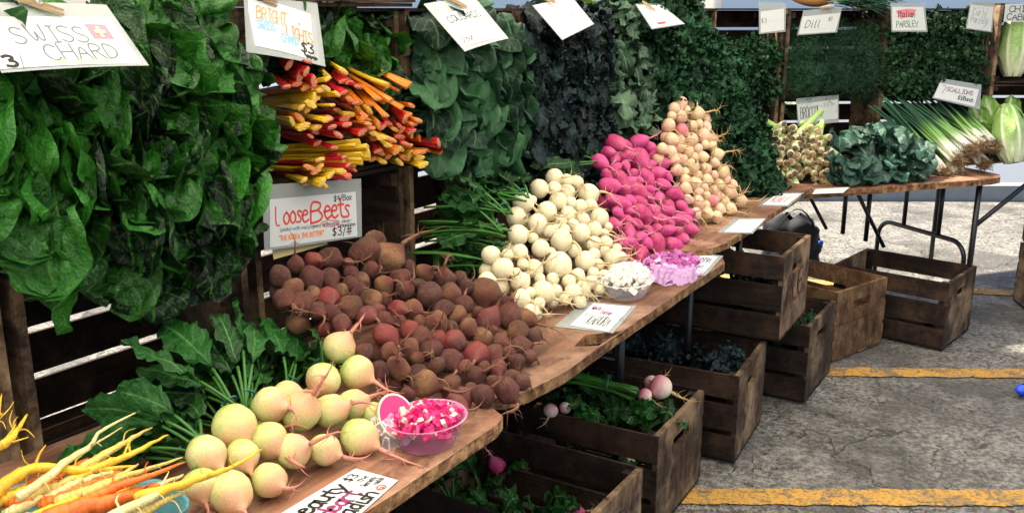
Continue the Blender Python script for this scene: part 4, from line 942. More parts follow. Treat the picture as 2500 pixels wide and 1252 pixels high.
# pale lobed kale between the dark and the curly one
sp_ = [(2.42, .78), (2.33, .66), (2.47, .62), (2.36, .52), (2.52, .48), (2.44, .38)]
mass(sp_, 8, (.15, .22), (.08, .12), 'russian', G_['russian'], M_stem, ['lobed kale bunch partly covering the white card with a flag', 'pale grey green lobed kale bunch beside the dark kale', 'lobed kale bunch under the flag card', 'drooping lobed kale bunch halfway down', 'lobed kale bunch against the curly kale', 'lowest lobed kale bunch above the small turnips'], 'kale', 'bunches of grey green lobed kale', 25,
     lambda u, w: .04 + .06 * max(0, .8 - w), name='lobed_kale_bunch', spread=.085, drop=.09)
# curly kale pours from the crate down to the table
vck = lambda u, w: .04 + .34 * min(1, max(0, .84 - w) / .84) * min(1, max(.0, (u - 2.6) / .5))
sp_ = []; ck = []
for r_, (w, us) in enumerate(((.83, (2.60, 2.74, 2.88, 3.02)), (.70, (2.66, 2.80, 2.94, 3.08)), (.57, (2.66, 2.80, 2.94, 3.08, 3.20)), (.44, (2.72, 2.86, 3.00, 3.12, 3.22)), (.31, (2.80, 2.94, 3.06, 3.18, 3.27)), (.18, (2.98, 3.10, 3.20, 3.29)), (.07, (3.08, 3.18, 3.27)))):
    for c_, u in enumerate(us):
        sp_.append((u, w)); ck.append(f"curly kale bunch, {ORD[c_]} from the lobed kale, in the {['topmost', 'second', 'third', 'middle', 'fifth', 'sixth', 'lowest'][r_]} tier")
mass(sp_, 11, (.10, .15), (.06, .085), 'kale', G_['kale'], M_stemd, ck, 'kale', 'bunches of curly kale pouring down to the table', 26, vck, name='curly_kale_bunch', spread=.085, drop=.05, up=.6)
# ---- greens made of small leaflets
def herb(name, lb, cat, group, c, rad, n, mat, seed, size=.014, thin=.8, strands=False, nn=dn, smat=None):
    rg = np.random.default_rng(seed); e = empty(name, c, lb, cat, group); lm, sm = MB(), MB(); rad = np.asarray(rad); dd = A(nn[1] * -1, nn[0], 0)
    ns = n // 14 + 1
    for k in range(ns):
        d = unit(rg.normal(size=3) + nn * .9 + Zv * .4); rr_ = rg.uniform(.55, 1.0)
        tip = dd * d @ dd * 0 + (dd * (d @ dd) * rad[0] + nn * (d @ nn) * rad[1] + Zv * d[2] * rad[2]) * rr_
        b0 = -nn * rad[1] * .5 - Zv * rad[2] * .3; pts = bez(b0, tip * .6 + Zv * rad[2] * .15, tip, 5); sm.tube(c + pts, .0012, 4)
        for i in range(14):
            q = c + tip + rg.normal(size=3) * size * (1.3 if not strands else 1.7); f = unit(rg.normal(size=3) + nn * .8 + Zv * .6); a = unit(np.cross(f, rg.normal(size=3))); b = np.cross(f, a); s_ = size * rg.uniform(.6, 1.3)
            if strands:
                q2 = q + a * s_ * 2.2; lm.add([q - b * .0009, q + b * .0009, q2 + b * .0004 + f * s_ * .3, q2 - b * .0004 + f * s_ * .3], [(0, 1, 2, 3)], None, rg.uniform(.2, .9)); continue
            V = []; m = 7
            for j in range(m):
                t = 2 * pi * j / m; rj = s_ * (.62 + .38 * abs(cos(1.5 * t))); V.append(q + (a * cos(t) + b * sin(t) * thin) * rj + f * rg.uniform(-.25, .25) * s_)
            V.append(q + f * s_ * .15); lm.add(V, [(j, (j + 1) % m, m) for j in range(m)], None, rg.uniform(.1, .95))
    build(lm, 'leaves', mat, e, smooth=False, origin=c); build(sm, 'stems', smat or M_stemd, e, origin=c); return e
pos = [(-.78, .56), (-.66, .58), (-.52, .56), (-.40, .57), (-.76, .42), (-.64, .42), (-.50, .42), (-.38, .42)]
cl_ = ['cilantro bunch next to the curly kale', 'cilantro bunch under the blank three dollar card', 'pale tipped cilantro bunch in its crate', 'cilantro bunch by the wooden post', 'low cilantro bunch above the leek leaves', 'low cilantro bunch beside the curly kale', 'dark cilantro bunch below the three dollar card', 'cilantro bunch at the foot of the post']
for k, (u, w) in enumerate(pos): herb('cilantro_bunch', cl_[k], 'cilantro', 'bunches of cilantro in the corner crate', RD(u, -.05, w), (.11, .12, .10), 700, G_['herb'], 300 + k, .015)
for k in range(3): herb('dill_bunch', ['uppermost dill bunch beside the post', 'uppermost dill bunch in the middle', 'uppermost dill bunch beside the parsley'][k], 'dill', 'bunches of dill in the far crate', RD(-.17 + .17 * k, -.12, .68), (.12, .10, .08), 1500, G_['dill'], 350 + k, .012, strands=True, nn=nD)
for k in range(6):
    herb('dill_bunch', ['feathery dill bunch beside the cilantro', 'feathery dill bunch under the dill sign', 'feathery dill bunch next to the dark crate wall', 'lower dill bunch above the broccoli sign', 'lower dill bunch below the dill sign', 'lower dill bunch beside the dark crate wall'][k],
         'dill', 'bunches of dill in the far crate', RD(-.17 + .17 * (k % 3), -.07 + .05 * (k > 2), .58 - .12 * (k // 3)), (.13, .12, .12), 2200, G_['dill'], 330 + k, .012, strands=True, nn=nD)
k = 0
for j, w in enumerate((.70, .56, .44)):
    for i, u in enumerate((-.17, 0, .17)):
        herb('parsley_bunch', f"{['flat', 'dark', 'curled'][i]} leaved parsley bunch, {['topmost under the parsley signs', 'in the middle tier', 'in the lowest tier above the scallions'][j]}", 'parsley', 'bunches of parsley in the far crate', RP(u, -.06 + .03 * j, w), (.12, .11, .10), 800, G_['herb'], 360 + k, .015, nn=nP); k += 1
# ---- radish tops behind the watermelon radishes, turnip tops behind the white turnips
def pt(x, y, v): return on_plane(x, y, R(0, v, 0), dn)
rg = np.random.default_rng(77)
def tops(lb, base, v0, tips, v1, Wr, seed, group, name='radish_greens', sty='radish', mat=None, arch=.05, sr=.0032, cat='radish greens'):
    rg = np.random.default_rng(seed); a = pt(*base, v0); ls = []
    for (x, y) in tips:
        b = pt(x + rg.uniform(-12, 12), y + rg.uniform(-10, 10), v1 + rg.uniform(-.05, .06)); c = (a + b) / 2 + Zv * arch * rg.uniform(.3, 1.5) + dn * rg.uniform(0, .05)
        ls.append((a + rg.normal(size=3) * .006, c, b, rg.uniform(*Wr), unit(dn * .8 + Zv * rg.uniform(.1, .9) + du * rg.normal() * .5)))
    return bunch(name, lb, cat, group, a, ls, sty, mat or G_['radish'], M_stem, seed, sr, tie_at=.15)
gw = 'leafy tops of the watermelon radishes'
tops('radish tops reaching up with one tall curling stem', (600, 1005), .36, [(575, 735), (530, 770), (620, 790), (660, 830), (590, 850), (500, 830), (640, 880), (560, 900)], .12, (.055, .085), 1, gw)
tops('radish tops with broad leaves in front of the white light gaps', (590, 1010), .36, [(300, 835), (345, 900), (410, 860), (390, 790), (440, 900), (480, 940), (350, 960)], .10, (.07, .10), 2, gw)
tops('radish tops spreading low above the carrots', (510, 1100), .42, [(240, 1020), (200, 1000), (290, 960), (380, 1010), (330, 1070), (420, 1070), (440, 990)], .16, (.06, .09), 3, gw)
tops('radish tops beside the beet crate', (705, 960), .30, [(710, 800), (740, 850), (690, 850), (760, 900), (650, 770), (730, 900), (770, 830)], .12, (.05, .08), 4, gw)
tops('radish tops right behind the uppermost watermelon radish', (790, 900), .30, [(700, 870), (740, 800), (760, 870), (680, 920), (640, 930)], .14, (.05, .07), 5, gw)
tops('dense radish tops filling the crate mouth', (640, 980), .28, [(420, 800), (500, 900), (560, 830), (610, 880), (660, 900), (700, 930), (540, 950), (600, 800), (680, 810)], .02, (.07, .10), 8, gw)
tops('radish tops lying dark under the others', (560, 1060), .30, [(260, 1060), (330, 1000), (380, 930), (440, 1040), (470, 980), (420, 1110), (350, 1100)], .08, (.07, .10), 9, gw)
tops('dark radish leaves at the foot of the crate post', (480, 1120), .38, [(180, 1100), (150, 1160), (230, 1130), (300, 1150), (120, 1120), (360, 1130)], .12, (.06, .09), 6, gw)
tops('radish leaves lying between the radishes and the back of the crate', (560, 1040), .25, [(420, 940), (470, 860), (300, 1010), (520, 820), (380, 1040), (240, 1080)], .0, (.07, .10), 7, gw)
gt = 'leafy tops of the white turnips'
for k, (b_, tp_, lb) in enumerate((((1225, 565), [(1060, 520), (1050, 560), (1070, 600), (1080, 470), (1120, 500), (1110, 560), (1160, 500), (1090, 540), (1060, 640), (1140, 470)], 'turnip tops with a thick bundle of bright stems'), ((1240, 520), [(1080, 450), (1140, 440), (1170, 470), (1060, 480), (1110, 520), (1200, 450), (1090, 420), (1180, 430), (1130, 500)], 'turnip tops arching under the collards'),
                                   ((1230, 600), [(1060, 620), (1070, 660), (1090, 640), (1110, 690), (1150, 650), (1130, 600), (1180, 640), (1160, 690), (1090, 600)], 'turnip tops drooping towards the beets'), ((1290, 480), [(1130, 430), (1180, 420), (1230, 430), (1160, 480)], 'turnip tops beside the wooden post'),
                                   ((1200, 640), [(1070, 700), (1120, 740), (1090, 730), (1160, 720), (1180, 760)], 'dark turnip tops above the beet heap'))):
    tops(lb, b_, .24, tp_, .05, (.07, .10), 20 + k, gt, 'turnip_greens', cat='turnip greens', arch=.03, sr=.0036)
    sm = MB(); a = pt(*b_, .26)
    for i in range(14 if k == 0 else 3): c2 = pt(b_[0] - 190 + rg.uniform(-20, 30), b_[1] + rg.uniform(-26, 26), .05); sm.tube(bez(a + rg.normal(size=3) * .01, (a + c2) / 2 + Zv * .02, c2, 8), .0035, 5)
    build(sm, 'stems', M_stem, [o for o in COL.objects if o.get('label') == lb][0], origin=a)
gm = 'leafy tops of the magenta radishes'
for k, (b_, tp_, lb) in enumerate((((1470, 400), [(1290, 400), (1320, 370), (1380, 360), (1420, 350), (1330, 420)], 'dark radish tops behind the magenta radishes'), ((1430, 470), [(1290, 440), (1330, 460), (1360, 410), (1300, 480)], 'low radish tops between post and magenta radishes'))):
    tops(lb, b_, .16, tp_, .0, (.05, .07), 40 + k, gm, arch=.03)
# ---- leeks
m_leek = NT('leek_shaft', .4, .4); 
_z = m_leek.node('ShaderNodeSeparateXYZ'); m_leek.link(m_leek.coord('UV'), _z.inputs[0]); m_leek.color(m_leek.mix(m_leek.smooth(_z.outputs[1], .15, .75), c4(.92, .84, .64), c4(.40, .56, .16))); m_leek = m_leek.m
m_root = plain('soil_root_brown', c4(.32, .21, .12), .9, .1, nz=.6, nscale=120)
m_tuft = plain('root_hair_tan', c4(.62, .42, .22), .9, .1, nz=.5, nscale=90)
def tuft(mb, c, d, r, n, L_, rg, th_=.0011):
    for i in range(n):
        a = unit(d * rg.uniform(.1, 1.0) + rg.normal(size=3) * .75); p0 = c + unit(rg.normal(size=3)) * r * .5
        p1 = p0 + a * L_ * rg.uniform(.4, 1); mb.tube([p0, (p0 + p1) / 2 + rg.normal(size=3) * L_ * .22, p1], [th_, th_, th_ * .5], 4)
LK = [((1925, 335), 'leek bunch lying on top beside the broccoli sign'), ((1990, 345), 'leek bunch with the longest white shaft showing'), ((1905, 372), 'leek bunch next to the curly kale'), ((1975, 400), 'leek bunch in the middle of the leek heap'), ((1930, 430), 'leek bunch resting near the table edge'), ((2010, 425), 'leek bunch beside the broccoli leaves'), ((1950, 352), 'leek bunch wedged below the top ones'), ((1895, 405), 'leek bunch low against the curly kale'), ((1990, 375), 'leek bunch with brown root discs at the broccoli side'), ((1935, 385), 'leek bunch at the centre, packed with root hairs')]
rg = np.random.default_rng(31)
nL = unit(A(-.18, -1, .12))
for k, ((x, y), lb) in enumerate(LK):
    c = on_plane(x, y, A(0, 4.20, 0), A(0, -1, .35)); e = empty('leek_bunch', c, lb, 'leeks', 'bunches of leeks with their roots outwards')
    sx = unit(np.cross(nL, Zv)); sy = np.cross(sx, nL); rt = MB(); gl = MB()
    for i in range(12):
        a = i * 2.4; rr_ = .0195 * sqrt(i); dirn = unit(nL + rg.normal(size=3) * .26 ); tip = c + sx * rr_ * cos(a) * 1.2 + sy * rr_ * sin(a) + nL * rg.uniform(-.03, .03)
        mb = MB(); r_ = rg.uniform(.011, .018); back = tip - dirn * .22; mb.tube([tip + dirn * .003, tip, tip - dirn * .012, tip - dirn * .11, back], [r_ * .55, r_ * .95, r_ * 1.15, r_, r_ * .95], 9)
        build(mb, 'leek', m_leek, e, origin=c)
        tuft(rt, tip + dirn * .006, dirn, r_ * 1.3, 12, .020, rg, .0012); rt.tube([tip + dirn * .001, tip + dirn * .006], [r_ * .85, r_ * .55], 8)
        if i % 2 == 0: add_leaf(gl, None, back, back - nL * .08 + Zv * .02, back - nL * .15 + Zv * .015 + rg.normal(size=3) * .02, .035, 'collard', Zv, rg)
    build(rt, 'roots', m_tuft if k % 2 else m_root, e, origin=c); build(gl, 'leaves', G_['radish'], e, origin=c)
# a few leek tops pointing up-left over the heap
mb = MB(); c = R(3.45, .12, .20)
for i in range(12): b = pt(1868 + rg.uniform(0, 75), 250 + rg.uniform(-15, 25), -.02); a = pt(1925 + rg.uniform(-20, 60), 300 + rg.uniform(-10, 15), .16); add_leaf(mb, None, a, (a + b) / 2 + Zv * .015, b, .028, 'collard', unit(Zv + dn * .4), rg)
tag(build(mb, 'leek_greens', leaf_mat('leek_top_leaf', c4(.10, .30, .05), c4(.30, .50, .14), c4(.45, .58, .25), .45, 3, .02), origin=c), 'light green leek tops fanned out between cilantro and roots', 'leek greens')
# ---- broccoli leaves on the far table
sp_ = [(.33, .03, -.12), (.47, .04, -.10), (.60, .05, -.14), (.72, .06, -.16), (.42, .15, -.22), (.56, .17, -.22), (.68, .14, -.26), (.38, .03, -.08), (.62, .02, -.08)]
bl = ['broccoli greens touching the leek roots', 'broccoli greens at the table edge with a pale upturned leaf', 'broccoli greens lying in the middle of the far table', 'broccoli greens beside the scallion roots', 'broccoli greens piled highest below the broccoli sign', 'dark broccoli greens behind the others', 'broccoli greens lying against the scallion leaves', 'flat broccoli leaves resting on the table edge', 'small broccoli leaves hanging at the table edge']
for k, (u, w, v) in enumerate(sp_):
    base = R4(u, v - .14, w + .02); ls = []; rg = np.random.default_rng(500 + k)
    for i in range(9):
        a = rg.uniform(-1.3, 1.3); L_ = rg.uniform(.10, .2); tip = R4(u + L_ * sin(a), min(.0, v + L_ * .55 * cos(a)), max(.012, w + rg.uniform(-.06, .06))); ctl = (base + tip) / 2 + Zv * .07 + n4 * .03
        ls.append((base, ctl, tip, rg.uniform(.10, .15), unit(n4 * .8 + Zv * rg.uniform(.2, 1) + d4 * rg.normal() * .6)))
    bunch('broccoli_greens', bl[k], 'broccoli greens', 'piles of broccoli greens on the far table', base, ls, 'broccoli', G_['broccoli'], M_stem, 520 + k, .004, tie=False)
# ---- scallions
m_sc = NT('scallion_blade', .4, .4); _z = m_sc.node('ShaderNodeSeparateXYZ'); m_sc.link(m_sc.coord('UV'), _z.inputs[0])
_c = m_sc.mix(m_sc.smooth(_z.outputs[1], .10, .34), c4(.84, .84, .68), c4(.22, .44, .10)); _c = m_sc.mix(m_sc.smooth(_z.outputs[1], .34, .62), _c, c4(.015, .075, .035)); m_sc.color(_c); m_sc = m_sc.m
SCN = [((2300, 410), (2120, 235), 'scallion bunch lying closest to the broccoli greens'), ((2335, 385), (2165, 232), 'scallion bunch beside the dark scallion leaves'), ((2365, 360), (2205, 232), 'scallion bunch in the middle with bright white shanks'), ((2395, 350), (2245, 235), 'scallion bunch under the scallion sign'), ((2420, 350), (2290, 245), 'scallion bunch beside the napa cabbage'), ((2340, 420), (2225, 330), 'scallion bunch lying low at the table edge'), ((2400, 395), (2330, 300), 'scallion bunch hidden behind the root heap')]
rg = np.random.default_rng(41)
for k, (rt_, tp_, lb) in enumerate(SCN):
    tp_ = (rt_[0] + (tp_[0] - rt_[0]) * .86, rt_[1] + (tp_[1] - rt_[1]) * .90)
    a = on_plane(*rt_, R4(0, -.13, 0), n4); b = on_plane(*tp_, R4(0, -.40, 0), n4); e = empty('scallion_bunch', a, lb, 'scallions', 'bunches of scallions on the far table'); mr = MB(); ax = unit(b - a)
    for i in range(13):
        o0 = rg.normal(size=3) * .012; o1 = rg.normal(size=3) * .03; mb = MB(); a_ = a + o0; b_ = b + o1; mid = (a_ + b_) / 2 + Zv * .015
        mb.tube(bez(a_, mid, b_, 12), np.interp(np.linspace(0, 1, 12), [0, .08, .3, 1], [.0105, .0095, .008, .0045]), 6); build(mb, 'scallion', m_sc, e, origin=a); tuft(mr, a_, -ax, .008, 16, .035, rg, .0010)
    mr.grid(np.array([[a - ax * .004 + A(*[0.022 * k_ for k_ in (cos(t) * sin(s_), sin(t) * sin(s_), cos(s_))]) for t in np.linspace(0, 6.28, 10)] for s_ in np.linspace(0, 3.14, 7)]))
    tuft(mr, a - ax * .02, -ax - Zv * .3, .03, 150, .05, rg, .0012)
    build(mr, 'roots', m_root, e, origin=a)
# ---- napa cabbages
def napa(c, ax, H_, r, lb, seed, face, outer=()):
    rg = np.random.default_rng(seed); e = empty('napa_cabbage', c, lb, 'cabbage', 'napa cabbages at the end of the stall'); ax = unit(ax); x = unit(np.cross(ax, face)); y = unit(np.cross(x, ax))
    core = MB(); G = np.zeros((12, 18, 3))
    for i in range(12):
        t = i / 11; rr_ = r * .80 * (sin(pi * min(1, .06 + t * .92)) ** .55)
        for j in range(18): G[i, j] = c + ax * H_ * t * .96 + (x * cos(j * pi / 9) + y * sin(j * pi / 9)) * rr_
    core.grid(G, closed=True); build(core, 'heart', G_['napa'], e, origin=c)
    for k in range(8):
        a0 = k * 2.4 + .4; mb = MB(); n, m = 16, 11; G = np.zeros((n, m, 3)); ph = rg.uniform(0, 6, 3); span = 1.15 - .05 * k; rk = r * (.84 + .03 * k)
        for i in range(n):
            t = i / (n - 1); rr_ = rk * (sin(pi * min(1, .07 + t * .90)) ** .5); hw = span * (.40 + .62 * t ** .8)
            for j in range(m):
                v = j / (m - 1) * 2 - 1; a = a0 + v * hw; fr = (abs(v) ** 2) * .07 * r * sin(14 * t + ph[0] + v * 3) + .05 * r * (t > .8) * sin(9 * v + ph[1]) + (.08 * r * max(0, 1 - abs(v) * 5) * (1 - t))
                G[i, j] = c + ax * H_ * (t * rg.uniform(.995, 1.005)) * (1 - .06 * v * v) + (x * cos(a) + y * sin(a)) * (rr_ + fr)
        mb.grid(G, tone=rg.uniform(.3, .9)); build(mb, 'leaf', m_napa, e, origin=c)
    if outer:
        mb = MB()
        for (b_, c_, t_, w_) in outer: add_leaf(mb, None, b_, c_, t_, w_, 'napa', face, rg)
        build(mb, 'outer_leaves', G_['napa'], e, origin=c)
    return e
m_ = NT('napa_wrapper_leaf', .4, .4); sx = m_.node('ShaderNodeSeparateXYZ'); m_.link(m_.coord('UV'), sx.inputs[0]); axx = m_.math('ABSOLUTE', m_.math('SUBTRACT', sx.outputs[0], .5))
rib = m_.math('MULTIPLY', m_.smooth(m_.math('ADD', axx, m_.math('MULTIPLY', sx.outputs[1], .14)), .20, .06), 1.0); low = m_.smooth(sx.outputs[1], .55, .05)
nzz = m_.noise(35, 5, .7); cc = m_.mix(nzz, c4(.14, .34, .05), c4(.40, .60, .17)); nv_ = m_.noise(14, 3, .8, None, 2.5); cc = m_.mix(m_.math('MULTIPLY', m_.smooth(m_.math('ABSOLUTE', m_.math('SUBTRACT', nv_, .5)), .03, 0), .6), cc, c4(.60, .72, .38))
m_.color(m_.mix(m_.math('MAXIMUM', rib, m_.math('MULTIPLY', low, .75)), cc, c4(.78, .82, .60))); m_.bump(nzz, .8, .006); m_napa = m_.m
cN = P(2474, 398, TH + .045); ol = []
for (x, y, w_) in ((2392, 255, .13), (2430, 240, .15), (2495, 235, .15), (2400, 300, .11)):
    q = on_plane(x, y, cN, A(0, -1, 0)); ol.append((cN + A(0, .10, .02), (cN + q) / 2 + A(0, .12, 0), q + A(0, .10, 0), w_))
napa(cN, A(-.10, .30, 1), .31, .088, 'upright pale green napa cabbage standing on the table', 61, A(-.2, -1, .1), ol)
cN2 = RC(-.13, -.07, .84 - CW + .03); napa(cN2, A(.02, .12, 1), .335, .085, 'napa cabbage upright in the crate under the cabbage sign', 62, A(-.2, -1, .1))
cN3 = RC(.06, -.09, .84 - CW + .03); napa(cN3, A(.02, .12, 1), .33, .085, 'napa cabbage cut by the frame in the same crate', 63, A(-.2, -1, .1))
# ---- greens on and in the crates below the tables
def ground_greens(Rg, spots, lb, seed, mat, sty, Wr=(.06, .1), name='leafy_bunch', cat='greens', L=.16, out=.0):
    rg = np.random.default_rng(seed)
    for k, (a, b, w) in enumerate(spots):
        base = Rg(a, b, w - .07); ls = []
        for i in range(9):
            t_ = rg.uniform(0, 6.28); l = rg.uniform(.4, 1.0) * L; tip = Rg(a + l * cos(t_), b + l * sin(t_) * .8, w + rg.uniform(-.05, .05)); ls.append((base, (base + tip) / 2 + Zv * .08, tip, rg.uniform(*Wr), unit(Zv + rg.normal(size=3) * .45)))
        bunch(name, lb[k % len(lb)], cat, 'leafy bunches in the crates on the ground', base, ls, sty, mat, M_stem, seed * 7 + k, .003, tie=False)
ground_greens(RG1, [(.12, .12, .20), (.30, .12, .24), (.45, .14, .27), (.28, .28, .18), (.46, .30, .22), (.14, .28, .16)], ['dark radish greens in the nearest ground crate by its end', 'radish greens in the nearest ground crate, centre', 'radish greens heaped under the table edge', 'radish greens behind the purple radish', 'radish greens in the far corner of the nearest crate', 'low radish greens along the crate wall'], 81, G_['radish'], 'radish')
ground_greens(RG2, [(.10, .14, .33), (.20, .10, .33), (.42, .2, .30), (.33, .28, .29)], ['turnip greens spilling over the crate corner', 'turnip greens draped over the front slat', 'dark turnip greens at the table side of their crate', 'turnip greens under the pink turnips'], 82, G_['radish'], 'radish', name='turnip_greens')
ground_greens(RG2, [(.12, .10, .20), (.35, .12, .19)], ['turnip greens seen through the slats, by the corner', 'turnip greens seen through the slats, by the table'], 83, G_['radish'], 'radish', name='turnip_greens')
ground_greens(RG3, [(.12, .2, .28), (.28, .2, .29), (.42, .2, .29)], ['blue green kale in the low crate, by its end panel', 'blue green kale in the middle of the low crate', 'blue green kale in the low crate under the table'], 84, G_['darkkale'], 'kale', (.05, .08), 'dark_kale_bunch', 'kale')
ground_greens(RG4, [(.12, .2, .20), (.32, .2, .21), (.2, .1, .12), (.4, .1, .12)], ['greens low in the raised crate by its stencilled end', 'greens low in the raised crate, table side', 'greens pressed on the slats of the raised crate', 'greens at the bottom of the raised crate'], 85, G_['kale'], 'kale', (.05, .08), 'kale_bunch', 'kale')
ground_greens(RG5, [(.12, .28, .25), (.12, .12, .22), (.3, .25, .25)], ['bright curly greens at the far side of the dark crate', 'bright curly greens by the near end of the dark crate', 'curly greens below the raised crate'], 86, G_['kale'], 'kale', (.05, .08), 'kale_bunch', 'kale')
ground_greens(RG7, [(.14, .2, .10)], ['last leaves left at the bottom of the far crate'], 87, G_['kale'], 'kale', (.04, .07), 'kale_bunch', 'kale', .09)
# the turnip bunch lying across the second crate, purple radishes in the first
c_a = on_plane(1560, 965, RG2(.1, .1, .38), Zv); c_b = on_plane(1330, 920, RG2(.4, .25, .40), Zv); ls = []; rg = np.random.default_rng(9)
mbs = MB()
for i in range(14): mbs.tube(bez(c_a + rg.normal(size=3) * .012, (c_a + c_b) / 2 + Zv * .03 + rg.normal(size=3) * .01, c_b + rg.normal(size=3) * .02, 10), .0042, 6)
e = empty('turnip_greens', c_a, 'bright green tied turnip stems lying across the second ground crate', 'turnip greens'); build(mbs, 'stems', M_stem, e, origin=c_a)
mb = MB()
for i in range(12): b = c_b + rg.normal(size=3) * A(.09, .05, .02) + A(-.08, .02, .0); add_leaf(mb, None, c_b, (c_b + b) / 2 + Zv * .04, b, .06, 'radish', unit(Zv + rg.normal(size=3) * .4), rg)
build(mb, 'leaves', G_['radish'], e, origin=c_a)
mb = MB(); tc = (c_a * .68 + c_b * .32) + Zv * .016; dd_ = unit(c_a - c_b); x_ = unit(np.cross(dd_, Zv)); y_ = np.cross(dd_, x_); mb.tube([tc + (x_ * cos(t) + y_ * sin(t)) * .026 for t in np.linspace(0, 6.28, 16)], .003, 5, cap=False); build(mb, 'tie', M_tie, e, origin=c_a)
m_pw = body_mat('pink_white_turnip_skin', c4(.80, .42, .42), c4(.72, .14, .26), c4(.86, .74, .60), c4(.60, .36, .28), (.1, .9), (.1, -.7), .35, .25)
PX = veg_protos('turnip', 3, turnp, .92, .015, [m_str], (2.2, .16, 1.0), 4); fixmats(PX, [m_pw], m_str)
for (x, y, r, rd, z, lb) in ((1613, 945, 30, (90, 40, .3), .40, 'large pink and white turnip crowning the tied bunch'), (1592, 935, 20, (60, -40, .1), .40, 'pink turnip tucked behind the large one'), (1575, 965, 18, (90, 60, .2), .385, 'small cream turnip below the large pink one'), (1345, 1002, 18, (-20, 40, .5), .34, 'pink turnip among dark leaves by the table edge'), (1380, 995, 15, (40, -20, .3), .34, 'small dusky pink turnip among dark leaves')):
    q = P(x, y, z); tag(put(PX, 1, 'turnip', q, r * scale_at(q), camR * rd[0] / 60 - camU * rd[1] / 60 - camF * rd[2], 1), lb, 'turnip')
q = P(1538, 1132, .20); tag(put(PX, 0, 'turnip', q, .021, -camF + camR * .4, 2), 'single white turnip showing between the crate slats', 'turnip')
q = P(1215, 1140, .24); tag(put(PP, 1, 'purple_radish', q, .030, A(-.45, -.1, 1), 0), 'long purple radish standing in the nearest ground crate', 'radish')
q = P(1395, 1252, .18); tag(put(PP, 2, 'purple_radish', q, .030, A(1, -.1, .2), 0), 'purple radish at the lower frame edge in the crate', 'radish')
bpy.data.objects
# ---- things on top of the rack
G = np.zeros((14, 16, 3)); cS = RD(-.10, -.12, .815 + .062)
mb = MB()
for i in range(14):
    t = i / 13; r_ = .062 * (sin(pi * t) ** .6) * (1 - .38 * t + .28 * (t > .85) * 0) + .001
    for j in range(16): G[i, j] = cS + dD * (.13 - .26 * t) + (nD * cos(j * pi / 8) + Zv * sin(j * pi / 8)) * r_ * (1 + .02 * cos(j * 2.5))
mb.grid(G, closed=True); e = empty('winter_squash', cS, 'tan orange winter squash lying on the crate above the dill sign', 'squash'); build(mb, 'flesh', plain('squash_skin', c4(.62, .30, .11), .5, nz=.35, nscale=14), e, origin=cS)
mb = MB(); mb.tube([cS - dD * .13, cS - dD * .155 + Zv * .01, cS - dD * .175], [.012, .009, .011], 7); build(mb, 'stem', m_tuft, e, origin=cS)
mb = MB(); rg = np.random.default_rng(91); c0 = RP(-.42, -.10, .83)
for i in range(170):
    a = RP(-.42 + rg.uniform(-.06, .06), -.10 + rg.uniform(-.1, .1), .83 + rg.uniform(0, .05)); b = a + dP * rg.uniform(.12, .24) + nP * rg.uniform(-.02, .12) + Zv * rg.uniform(-.09, .03); mb.tube(bez(a, (a + b) / 2 + Zv * .03, b, 6), [.0022, .0022, .002, .002, .0015, .0008], 4, tone=rg.uniform(0, 1))
for i in range(90):
    a = RP(-.42 + rg.uniform(-.06, .06), -.10 + rg.uniform(-.1, .1), .83 + rg.uniform(0, .05)); b = a - dP * rg.uniform(.08, .16) + Zv * rg.uniform(0, .05); mb.tube([a, (a + b) / 2 + Zv * .01, b], .002, 4)
tag(build(mb, 'chive_bundle', plain('chive_blade', c4(.012, .075, .03), .4, nz=.5, nscale=50), origin=c0), 'loose bundle of dark green chives lying on top of the far crates', 'chives')
ck_ = [(2.36, .93, 'bright green lettuce on top of the rack behind the flag card'), (2.58, .93, 'yellow green lettuce on top of the rack above the curly kale')]
for k, (u, w, lb) in enumerate(ck_): mass([(u, w - .02)], 8, (.08, .12), (.06, .09), 'kale', leaf_mat('lettuce_leaf%d' % k, c4(.12, .30, .02), c4(.36, .56, .06), c4(.5, .6, .2), .5, 5, .02) if 1 else 0, M_stem, [lb], 'lettuce', 'lettuces on top of the rack', 95 + k, lambda u, w: -.10, name='lettuce', spread=.06, drop=.0)
